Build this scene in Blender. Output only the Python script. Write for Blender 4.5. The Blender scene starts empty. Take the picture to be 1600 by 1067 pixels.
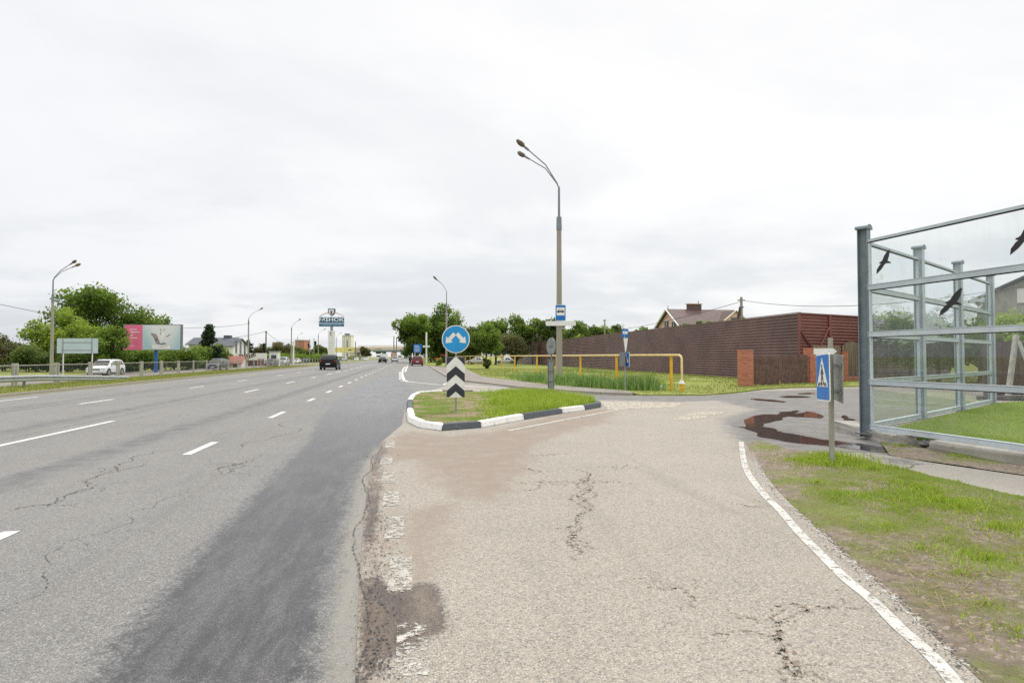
import bpy, bmesh, math, random
import numpy as np
from mathutils import Vector, Matrix, noise as mnoise
random.seed(7); rng = np.random.default_rng(11)
scene = bpy.context.scene
COL = scene.collection
PI = math.pi
R = math.radians

# ------------------------------------------------------------------ camera
F = 940.0; CX = 800.0; CY = 533.5; HZ = 557.0; CAMH = 1.6
TH = math.atan(160 / F); PITCH = math.atan((HZ - CY) / F)
cs, sn = math.cos(TH), math.sin(TH)
cam_d = bpy.data.cameras.new('camera'); cam = bpy.data.objects.new('camera', cam_d)
COL.objects.link(cam); scene.camera = cam
cam_d.sensor_width = 36.0; cam_d.sensor_fit = 'HORIZONTAL'; cam_d.lens = F / 1600 * 36
cam_d.clip_start = 0.05; cam_d.clip_end = 6000
cam.location = (0, 0, CAMH); cam.rotation_euler = (PI / 2 + PITCH, 0, -TH)

def C(px, Z):
    """survey column px at depth Z -> plan position (road runs along +Y)"""
    X = (px - CX) / F * Z
    return (X * cs + Z * sn, -X * sn + Z * cs)
def H(py, Z): return CAMH + (HZ - py) / F * Z
def G(px, py, z=0.0):
    cp, sp = math.cos(PITCH), math.sin(PITCH)
    X = (px - CX) / F; U = (CY - py) / F
    fwd = cp - U * sp; up = sp + U * cp
    t = (z - CAMH) / up
    Xc = X * t; Zc = fwd * t
    return (Xc * cs + Zc * sn, -Xc * sn + Zc * cs)
def onx(px, py, x0):
    cp, sp = math.cos(PITCH), math.sin(PITCH)
    X = (px - CX) / F; U = (CY - py) / F
    fwd = cp - U * sp; up = sp + U * cp
    dx = X * cs + fwd * sn; dy = -X * sn + fwd * cs
    t = x0 / dx
    return (x0, dy * t, CAMH + up * t)

# ------------------------------------------------------------------ materials
def new_mat(name):
    m = bpy.data.materials.new(name); m.use_nodes = True
    nt = m.node_tree; b = nt.nodes['Principled BSDF']
    return m, nt, b
class N:
    """tiny node helper"""
    def __init__(s, nt): s.nt = nt; s.n = nt.nodes; s.l = nt.links
    def node(s, t, **kw):
        n = s.n.new(t)
        for k, v in kw.items(): setattr(n, k, v)
        return n
    def setin(s, n, i, v):
        if v is None: return
        if isinstance(v, (int, float)): n.inputs[i].default_value = v
        elif isinstance(v, tuple): n.inputs[i].default_value = v
        else: s.l.new(v, n.inputs[i])
    def coord(s, kind='Object'):
        return s.node('ShaderNodeTexCoord').outputs[kind]
    def geo(s): return s.node('ShaderNodeNewGeometry').outputs['Position']
    def mapping(s, v, scale=(1, 1, 1), loc=(0, 0, 0), rot=(0, 0, 0)):
        n = s.node('ShaderNodeMapping'); s.l.new(v, n.inputs[0])
        n.inputs['Scale'].default_value = scale; n.inputs['Location'].default_value = loc
        n.inputs['Rotation'].default_value = rot
        return n.outputs[0]
    def noise(s, v, scale, detail=4, rough=.55, out='Fac', dist=0.0):
        n = s.node('ShaderNodeTexNoise'); s.l.new(v, n.inputs['Vector'])
        n.inputs['Scale'].default_value = scale; n.inputs['Detail'].default_value = detail
        n.inputs['Roughness'].default_value = rough; n.inputs['Distortion'].default_value = dist
        return n.outputs[out]
    def voro(s, v, scale, feature='F1', out='Distance', rand=1.0):
        n = s.node('ShaderNodeTexVoronoi', feature=feature); s.l.new(v, n.inputs['Vector'])
        n.inputs['Scale'].default_value = scale; n.inputs['Randomness'].default_value = rand
        return n.outputs[out]
    def math(s, op, a, b=None, c=None, clamp=False):
        n = s.node('ShaderNodeMath', operation=op); n.use_clamp = clamp
        s.setin(n, 0, a); s.setin(n, 1, b); s.setin(n, 2, c)
        return n.outputs[0]
    def ramp(s, f, lo, hi, a=0.0, b=1.0):
        n = s.node('ShaderNodeMapRange', interpolation_type='SMOOTHSTEP'); s.setin(n, 0, f)
        n.inputs[1].default_value = lo; n.inputs[2].default_value = hi
        n.inputs[3].default_value = a; n.inputs[4].default_value = b
        return n.outputs[0]
    def mix(s, f, a, b, blend='MIX'):
        n = s.node('ShaderNodeMix', data_type='RGBA', blend_type=blend)
        s.setin(n, 0, f); s.setin(n, 6, a if not isinstance(a, tuple) else c4(a)); s.setin(n, 7, b if not isinstance(b, tuple) else c4(b))
        return n.outputs[2]
    def attr(s, name, out='Fac'):
        n = s.node('ShaderNodeAttribute'); n.attribute_name = name
        return n.outputs[out]
    def bump(s, h, dist=.01, strength=1.0):
        n = s.node('ShaderNodeBump'); s.l.new(h, n.inputs['Height'])
        n.inputs['Distance'].default_value = dist; n.inputs['Strength'].default_value = strength
        return n.outputs[0]
def c4(c): return (c[0], c[1], c[2], 1.0) if len(c) == 3 else c

def pbr(name, col, rough=.6, metal=0.0, var=.25, scale=3.0, bump=0.0, dirt=None, dirt_amt=.0, spec=None, streak=False):
    m, nt, b = new_mat(name); n = N(nt)
    v = n.coord('Object')
    if streak: v = n.mapping(v, (1, 1, .12))
    f = n.noise(v, scale, 5, .6)
    lo = tuple(x * (1 - var) for x in col); hi = tuple(min(1, x * (1 + var)) for x in col)
    c = n.mix(n.ramp(f, .3, .7), lo, hi)
    if dirt:
        g = n.noise(v, scale * 2.3, 6, .7)
        c = n.mix(n.ramp(g, .62 - dirt_amt * .4, .75, 0, 1), c, dirt)
    n.l.new(c, b.inputs['Base Color'])
    b.inputs['Roughness'].default_value = rough; b.inputs['Metallic'].default_value = metal
    if spec is not None: b.inputs['Specular IOR Level'].default_value = spec
    if bump:
        n.l.new(n.bump(n.noise(n.coord('Object'), scale * 12, 4), bump), b.inputs['Normal'])
    return m
M = {}
def mk(k, *a, **kw): M[k] = pbr(k, *a, **kw)
mk('concrete', (.4, .38, .34), .9, var=.18, scale=2, bump=.004, dirt=(.2, .19, .16), dirt_amt=.15)
mk('pole_concrete', (.36, .34, .28), .9, var=.15, scale=1.2, streak=True, dirt=(.24, .22, .18), dirt_amt=.1)
mk('galv', (.36, .38, .39), .5, .35, var=.15, scale=6)
mk('galv_dark', (.2, .21, .22), .5, .3, var=.2, scale=6)
mk('lamp_grey', (.23, .25, .27), .45, .2, var=.1, scale=8)
mk('lamp_cover', (.13, .1, .07), .4, var=.2, scale=10)
mk('white_paint', (.8, .8, .78), .55, var=.07, scale=5)
mk('white_metal', (.82, .82, .82), .4, var=.04, scale=3)
mk('alu', (.5, .56, .6), .42, .15, var=.08, scale=3)
mk('alu_dark', (.2, .24, .27), .5, .2, var=.15, scale=4)
mk('alu_light', (.57, .63, .66), .45, .1, var=.08, scale=4)
mk('black', (.018, .018, .02), .5, var=.2, scale=5)
mk('rubber', (.02, .02, .02), .85, var=.2, scale=10)
mk('dark_plastic', (.04, .04, .042), .6, var=.2, scale=8)
mk('blue_sign', (.005, .17, .56), .42, var=.09, scale=3)
mk('blue_round', (.01, .3, .66), .42, var=.12, scale=3, dirt=(.08, .33, .6), dirt_amt=.12)
mk('blue_deep', (.02, .13, .27), .5, var=.1, scale=1)
mk('blue_pole', (.02, .13, .42), .5, var=.15, scale=2)
mk('sign_white', (.84, .84, .8), .5, var=.08, scale=5, dirt=(.5, .5, .45), dirt_amt=.08)
mk('sign_black', (.03, .033, .04), .5, var=.2, scale=5)
mk('sign_back', (.29, .31, .3), .6, .2, var=.15, scale=5, dirt=(.18, .18, .16), dirt_amt=.1)
mk('panel_back', (.5, .62, .64), .5, .1, var=.05, scale=1)
mk('yellow', (.84, .45, .02), .5, var=.12, scale=4, dirt=(.4, .2, .03), dirt_amt=.08)
mk('yellow_pale', (.8, .6, .26), .5, var=.12, scale=4)
mk('brown_sheet', (.16, .085, .082), .33, var=.22, scale=.45, dirt=(.13, .08, .07), dirt_amt=.05)
mk('red_sheet', (.23, .085, .07), .5, var=.12, scale=.6)
mk('gate_brown', (.17, .098, .085), .5, var=.3, scale=3.5, dirt=(.4, .3, .27), dirt_amt=.1)
mk('wood', (.26, .2, .15), .85, var=.35, scale=5, streak=True)
mk('wood_dark', (.09, .055, .045), .8, var=.3, scale=4, streak=True)
mk('wood_post', (.36, .35, .3), .85, var=.25, scale=8, streak=True, dirt=(.2, .19, .16), dirt_amt=.15)
mk('bark', (.09, .065, .045), .9, var=.35, scale=4)
mk('rock', (.2, .19, .18), .9, var=.35, scale=6, bump=.02)
mk('house_pink', (.75, .5, .42), .8, var=.06, scale=1)
mk('house_white', (.78, .78, .75), .8, var=.05, scale=1)
mk('roof_brown', (.12, .075, .066), .7, var=.18, scale=1.5)
mk('roof_grey', (.1, .11, .125), .6, var=.15, scale=1)
mk('roof_slate', (.26, .25, .25), .8, var=.2, scale=2)
mk('roof_red', (.42, .17, .14), .7, var=.15, scale=1)
mk('brick_far', (.5, .2, .13), .8, var=.1, scale=.3)
mk('beige', (.62, .52, .38), .8, var=.08, scale=.2)
mk('cream', (.84, .79, .72), .8, var=.06, scale=.2)
mk('green_steel', (.06, .16, .12), .6, var=.1, scale=.3)
mk('yellow_board', (.75, .65, .2), .5, var=.1, scale=.3)
mk('glass_dark', (.03, .037, .042), .08, var=.2, scale=2)
mk('window', (.1, .12, .14), .15, var=.3, scale=2)
mk('car_white', (.78, .79, .8), .25, var=.02, scale=1)
mk('car_black', (.006, .006, .007), .3, var=.1, scale=1, spec=.25)
mk('car_grey', (.11, .12, .13), .25, .4, var=.05, scale=1)
mk('car_silver', (.5, .52, .54), .28, .4, var=.04, scale=1)
mk('car_red', (.2, .018, .025), .25, var=.05, scale=1)
mk('truck_red', (.5, .05, .03), .4, var=.1, scale=1)
mk('truck_tan', (.5, .35, .25), .6, var=.1, scale=1)
mk('rim', (.4, .41, .42), .35, .6, var=.1, scale=6)
mk('lens_white', (.75, .76, .78), .15, var=.05, scale=6)
mk('lens_red', (.45, .015, .01), .2, var=.1, scale=6)
mk('skin', (.5, .3, .22), .6, var=.05)
mk('cloth_black', (.015, .015, .018), .85, var=.2)
mk('pink', (.72, .14, .27), .5, var=.15, scale=.6)
mk('fur_grey', (.33, .27, .26), .7, var=.4, scale=5)
mk('soft_white', (.82, .82, .8), .6, var=.05)
mk('ice_blue', (.5, .68, .74), .6, var=.3, scale=1.2)
mk('rust', (.28, .13, .07), .8, var=.3)
mk('litter', (.6, .62, .65), .7, var=.1)
mk('straw', (.42, .33, .17), .9, var=.2)

def brick_mat():
    m, nt, b = new_mat('brick'); n = N(nt)
    g = n.coord('Object'); sx = n.node('ShaderNodeSeparateXYZ'); n.l.new(g, sx.inputs[0])
    cb = n.node('ShaderNodeCombineXYZ'); n.l.new(n.math('ADD', sx.outputs[0], sx.outputs[1]), cb.inputs[0]); n.l.new(sx.outputs[2], cb.inputs[1])
    br = n.node('ShaderNodeTexBrick'); n.l.new(cb.outputs[0], br.inputs['Vector'])
    br.inputs['Color1'].default_value = (.62, .21, .12, 1); br.inputs['Color2'].default_value = (.44, .13, .075, 1)
    br.inputs['Mortar'].default_value = (.36, .27, .22, 1); br.inputs['Scale'].default_value = 1
    br.inputs['Brick Width'].default_value = .25; br.inputs['Row Height'].default_value = .075; br.inputs['Mortar Size'].default_value = .008
    f = n.noise(g, 9, 5, .7)
    c = n.mix(n.ramp(f, .6, .72), br.outputs[0], (.5, .28, .2))
    n.l.new(c, b.inputs['Base Color']); b.inputs['Roughness'].default_value = .9
    n.l.new(n.bump(br.outputs['Fac'], -.006), b.inputs['Normal'])
    M['brick'] = m
brick_mat()

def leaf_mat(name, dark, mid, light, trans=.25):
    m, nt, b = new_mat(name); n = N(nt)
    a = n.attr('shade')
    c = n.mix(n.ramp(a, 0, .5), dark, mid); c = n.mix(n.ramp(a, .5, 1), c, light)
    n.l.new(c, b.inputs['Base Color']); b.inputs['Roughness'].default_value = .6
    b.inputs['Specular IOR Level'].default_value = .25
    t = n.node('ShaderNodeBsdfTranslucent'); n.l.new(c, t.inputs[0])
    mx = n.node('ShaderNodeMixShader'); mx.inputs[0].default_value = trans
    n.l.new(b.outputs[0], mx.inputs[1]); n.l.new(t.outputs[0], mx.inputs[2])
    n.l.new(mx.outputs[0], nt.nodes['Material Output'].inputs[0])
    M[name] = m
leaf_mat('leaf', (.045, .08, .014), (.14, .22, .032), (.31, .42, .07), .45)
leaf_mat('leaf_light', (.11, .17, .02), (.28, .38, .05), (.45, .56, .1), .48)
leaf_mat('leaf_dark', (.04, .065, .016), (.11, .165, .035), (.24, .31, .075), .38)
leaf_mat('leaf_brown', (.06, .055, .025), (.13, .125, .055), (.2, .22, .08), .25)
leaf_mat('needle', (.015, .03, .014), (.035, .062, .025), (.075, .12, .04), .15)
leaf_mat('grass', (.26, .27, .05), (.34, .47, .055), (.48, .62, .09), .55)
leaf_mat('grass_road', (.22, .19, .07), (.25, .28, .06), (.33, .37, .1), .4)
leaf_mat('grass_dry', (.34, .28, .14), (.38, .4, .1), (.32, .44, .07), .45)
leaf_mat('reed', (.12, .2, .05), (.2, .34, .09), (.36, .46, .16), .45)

def glass_mat():
    m, nt, b = new_mat('clear_panel'); n = N(nt)
    nt.nodes.remove(b)
    tr = n.node('ShaderNodeBsdfTransparent'); tr.inputs[0].default_value = (.9, .93, .92, 1)
    gl = n.node('ShaderNodeBsdfGlossy'); gl.inputs['Roughness'].default_value = .03; gl.inputs[0].default_value = (.9, .95, 1, 1)
    ge = n.node('ShaderNodeNewGeometry'); dt = n.node('ShaderNodeVectorMath', operation='DOT_PRODUCT'); n.l.new(ge.outputs['Normal'], dt.inputs[0]); n.l.new(ge.outputs['Incoming'], dt.inputs[1])
    om = n.math('SUBTRACT', 1.0, n.math('ABSOLUTE', dt.outputs['Value']), clamp=True); frs = n.math('ADD', .07, n.math('MULTIPLY', n.math('POWER', om, 4.0), .85), clamp=True)
    df = n.node('ShaderNodeBsdfDiffuse'); df.inputs[0].default_value = (.5, .52, .5, 1)
    g = n.coord('Object')
    d = n.ramp(n.noise(n.mapping(g, (1.2, 1.2, .25)), 5, 6, .7), .42, .85, .03, .17)
    m1 = n.node('ShaderNodeMixShader'); n.l.new(frs, m1.inputs[0]); n.l.new(tr.outputs[0], m1.inputs[1]); n.l.new(gl.outputs[0], m1.inputs[2])
    m2 = n.node('ShaderNodeMixShader'); n.l.new(d, m2.inputs[0]); n.l.new(m1.outputs[0], m2.inputs[1]); n.l.new(df.outputs[0], m2.inputs[2])
    n.l.new(m2.outputs[0], nt.nodes['Material Output'].inputs[0])
    M['clear_panel'] = m
glass_mat()

def asphalt(name, base, agg_lo, agg_hi, agg_scale, warm, aggs=1.0, wlo=(.2, .205, .235), whi=(.5, .505, .535), ea=1.0, ssoft=.45, samp=1.1):
    """attributes: wet, sand, pale, dark  (metres inside a region, negative outside)"""
    m, nt, b = new_mat(name); n = N(nt)
    g = n.geo()
    big = n.noise(g, .35, 5, .6); med = n.noise(g, 2.2, 6, .65); fine = n.noise(g, 26, 5, .7)
    streak = n.noise(n.mapping(g, (1.0, .05, 1)), 2.6, 6, .65)
    c = n.mix(n.ramp(big, .3, .7), tuple(x * .88 for x in base), tuple(x * 1.12 for x in base))
    c = n.mix(n.ramp(streak, .35, .68, 0, .5), c, warm)
    c = n.mix(n.ramp(med, .4, .75, 0, .35), c, tuple(x * .75 for x in base))
    # stones
    vc = n.node('ShaderNodeTexVoronoi'); n.l.new(g, vc.inputs['Vector']); vc.inputs['Scale'].default_value = agg_scale
    rnd = n.node('ShaderNodeSeparateColor'); n.l.new(vc.outputs['Color'], rnd.inputs[0])
    st = n.mix(n.ramp(rnd.outputs[0], .1, .62), agg_lo, agg_hi)
    st = n.mix(n.ramp(rnd.outputs[1], .8, 1, 0, .55), st, (.5, .41, .32))
    stone = n.ramp(vc.outputs['Distance'], .25, .6, 1, 0)
    c = n.mix(n.math('MULTIPLY', stone, .85 * aggs), c, st)
    # second smaller grit
    v2 = n.node('ShaderNodeTexVoronoi'); n.l.new(g, v2.inputs['Vector']); v2.inputs['Scale'].default_value = agg_scale * 2.1
    r2 = n.node('ShaderNodeSeparateColor'); n.l.new(v2.outputs['Color'], r2.inputs[0])
    c = n.mix(n.ramp(r2.outputs[0], .82, .9, 0, .55 * aggs), c, tuple(x * .35 for x in base))
    c = n.mix(n.ramp(r2.outputs[1], .88, .95, 0, .5 * aggs), c, tuple(min(1, x * 1.7) for x in base))
    c = n.mix(n.ramp(fine, .35, .7, 0, .25), c, tuple(x * .7 for x in base))
    c = n.mix(n.ramp(n.noise(n.mapping(g, (1, .35, 1)), 7.5, 6, .7), .62, .7, 0, .35), c, tuple(x * .6 for x in base))
    c = n.mix(n.ramp(n.noise(g, 1.1, 3, .5), .55, .8, 0, .3), c, tuple(min(1, x * 1.25) for x in base))
    gr1 = n.noise(g, 21, 3, .75)
    c = n.mix(n.ramp(gr1, .5, .72, 0, .24), c, tuple(x * .55 for x in base))
    c = n.mix(n.ramp(gr1, .28, .46, .16, 0), c, tuple(min(1, x * 1.4) for x in base))
    v3 = n.node('ShaderNodeTexVoronoi'); n.l.new(g, v3.inputs['Vector']); v3.inputs['Scale'].default_value = 24
    r3 = n.node('ShaderNodeSeparateColor'); n.l.new(v3.outputs['Color'], r3.inputs[0])
    sp3 = n.math('MULTIPLY', n.ramp(v3.outputs['Distance'], .12, .3, 1, 0), n.ramp(r3.outputs[0], .84, .86, 0, .55))
    c = n.mix(sp3, c, n.mix(r3.outputs[1], tuple(x * .3 for x in base), tuple(min(1, x * 1.9) for x in base)))
    oil = n.ramp(n.noise(n.mapping(g, (1.2, .12, 1), (5, 2, 0)), 1.6, 5, .6), .55, .72, 0, .3)
    c = n.mix(oil, c, tuple(x * .62 for x in base))
    # regions, edges broken up by noise
    edge = n.math('SUBTRACT', n.noise(n.mapping(g, (1, .55, 1)), 3.2, 8, .72), .5)
    edgef = n.math('SUBTRACT', n.noise(g, 14, 5, .7), .5)
    def region(att, amp, soft, ampf=.25):
        s = n.math('ADD', n.attr(att), n.math('MULTIPLY', edge, amp))
        s = n.math('ADD', s, n.math('MULTIPLY', edgef, ampf))
        return n.ramp(s, -soft, soft)
    pale = region('pale', .25, .06, .1)
    c = n.mix(n.math('MULTIPLY', pale, .75), c, n.mix(fine, (.26, .24, .205), (.36, .335, .285)))
    dark = region('dark', 1.0, .25, .5)
    c = n.mix(n.math('MULTIPLY', dark, .75), c, n.mix(n.ramp(med, .3, .7), (.1, .1, .105), (.21, .205, .2)))
    sand = region('sand', samp, ssoft, .45)
    c = n.mix(n.math('MULTIPLY', sand, n.ramp(med, .25, .6, .45, .95)), c, n.mix(fine, (.23, .18, .142), (.34, .275, .22)))
    e3 = n.math('SUBTRACT', n.noise(g, 45, 3, .7), .5)
    sw = n.math('ADD', n.attr('wet'), n.math('ADD', n.math('MULTIPLY', edge, .5 * ea), n.math('ADD', n.math('MULTIPLY', edgef, .55 * ea), n.math('MULTIPLY', e3, .3 * max(ea, .5)))))
    wet = n.ramp(sw, -.09 * ea, .16 * ea)
    wv = n.ramp(n.noise(n.mapping(g, (1.4, .3, 1)), 2.4, 7, .7), .4, .6)
    wsp = n.ramp(n.noise(g, 34, 4, .75), .56, .66, 0, .55)
    wt = n.mix(1.0, c, n.mix(wv, wlo, whi), 'MULTIPLY')
    wt = n.mix(wsp, wt, (.035, .03, .028))
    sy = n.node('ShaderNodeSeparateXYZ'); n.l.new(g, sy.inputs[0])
    far_sheen = n.ramp(sy.outputs[1], 7, 24, 0, .8)
    wt = n.mix(far_sheen, wt, n.mix(1.0, c, (.74, .76, .82), 'MULTIPLY'))  # distant wet film paler and bluer: sky sheen painted into the colour
    c = n.mix(wet, c, wt)
    n.l.new(c, b.inputs['Base Color'])
    rg = n.mix(wet, (.88, .88, .88), n.mix(wv, (.3, .3, .3), (.5, .5, .5)))
    n.l.new(rg, b.inputs['Roughness'])
    h = n.math('ADD', n.math('MULTIPLY', stone, .5), fine)
    n.l.new(n.bump(h, .005, .8), b.inputs['Normal'])
    M[name] = m
asphalt('asphalt_main', (.215, .21, .2), (.07, .072, .08), (.55, .54, .52), 80, (.25, .232, .21), .75)
asphalt('asphalt_slip', (.355, .318, .268), (.13, .132, .14), (.6, .55, .47), 66, (.37, .33, .275), 1.0, (.2, .16, .14), (.5, .42, .37), .3, .26, 1.0)
asphalt('asphalt_path', (.37, .34, .295), (.26, .26, .25), (.46, .43, .38), 90, (.4, .35, .28), .6)

def soil_mat(name, soil_a, soil_b, grass_a, grass_b, lo, hi, scale=.8):
    m, nt, b = new_mat(name); n = N(nt); g = n.geo()
    s = n.mix(n.ramp(n.noise(g, 9, 7, .75), .3, .7), soil_a, soil_b)
    v = n.node('ShaderNodeTexVoronoi'); n.l.new(g, v.inputs['Vector']); v.inputs['Scale'].default_value = 40
    r = n.node('ShaderNodeSeparateColor'); n.l.new(v.outputs['Color'], r.inputs[0])
    s = n.mix(n.ramp(r.outputs[0], .85, .95, 0, .6), s, tuple(min(1, x * 1.6) for x in soil_b))
    gr = n.mix(n.ramp(n.noise(g, 1.3, 6, .7), .3, .7), grass_a, grass_b)
    gr = n.mix(n.ramp(n.noise(g, 30, 4, .8), .3, .7, 0, .5), gr, tuple(x * .5 for x in grass_a))
    f = n.ramp(n.noise(g, scale, 8, .68), lo, hi)
    c = n.mix(f, s, gr)
    n.l.new(c, b.inputs['Base Color']); b.inputs['Roughness'].default_value = .95
    b.inputs['Specular IOR Level'].default_value = .15
    n.l.new(n.bump(n.noise(g, 18, 7, .75), .03), b.inputs['Normal'])
    M[name] = m
soil_mat('ground_grass', (.34, .3, .15), (.42, .38, .18), (.24, .29, .06), (.33, .37, .09), .3, .52)
soil_mat('verge_soil', (.19, .15, .12), (.36, .295, .235), (.2, .21, .07), (.27, .31, .09), .43, .6)
soil_mat('island_soil', (.22, .16, .11), (.38, .29, .21), (.13, .18, .03), (.2, .26, .05), .42, .55)
soil_mat('lawn_soil', (.2, .24, .05), (.24, .28, .06), (.17, .25, .03), (.23, .31, .05), .3, .5)

def paint_mat(name, col, wear, edge=.0):
    m, nt, b = new_mat(name); n = N(nt); g = n.geo()
    f = n.noise(g, 12, 8, .78); f2 = n.noise(g, 60, 5, .8)
    k = n.math('ADD', n.math('MULTIPLY', f, .65), n.math('MULTIPLY', f2, .35))
    a = n.ramp(k, wear - .03, wear + .03)
    c = n.mix(n.ramp(n.noise(g, 3, 5), .3, .7), tuple(x * .8 for x in col), col)
    c = n.mix(n.ramp(n.noise(g, 28, 5, .8), .5, .72, 0, .55), c, tuple(x * .5 for x in col))
    n.l.new(c, b.inputs['Base Color']); b.inputs['Roughness'].default_value = .75
    n.l.new(a, b.inputs['Alpha']); M[name] = m
paint_mat('road_paint', (.74, .73, .69), .36)
paint_mat('edge_paint', (.66, .64, .59), .452)
paint_mat('road_paint_mid', (.72, .7, .65), .43)
paint_mat('road_paint_worn', (.54, .505, .45), .485)
paint_mat('line_worn', (.58, .55, .5), .525)
paint_mat('road_paint_gone', (.58, .52, .42), .47)

def kerb_paint(name, col, chip):
    m, nt, b = new_mat(name); n = N(nt); g = n.geo()
    f = n.noise(g, 7, 8, .75)
    c = n.mix(n.ramp(f, .57, .66), col, chip); c = n.mix(n.ramp(n.noise(g, 2.2, 6, .7), .48, .75, 0, .45), c, chip); n.l.new(c, b.inputs['Base Color']); b.inputs['Roughness'].default_value = .8
    n.l.new(n.bump(n.noise(g, 20, 6, .7), .012), b.inputs['Normal']); M[name] = m
kerb_paint('kerb_white', (.92, .91, .87), (.42, .39, .34))
kerb_paint('kerb_black', (.1, .115, .13), (.2, .2, .2))
kerb_paint('kerb_plain', (.36, .33, .27), (.26, .235, .2))

def puddle_mat():
    m, nt, b = new_mat('puddle_water'); n = N(nt)
    b.inputs['Base Color'].default_value = (.035, .03, .027, 1); b.inputs['Roughness'].default_value = .03
    b.inputs['IOR'].default_value = 1.5; b.inputs['Specular IOR Level'].default_value = .8
    n.l.new(n.bump(n.noise(n.mapping(n.geo(), (.6, 3, 1)), 2.0, 3), .0012), b.inputs['Normal'])
    M['puddle_water'] = m
puddle_mat()

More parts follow.
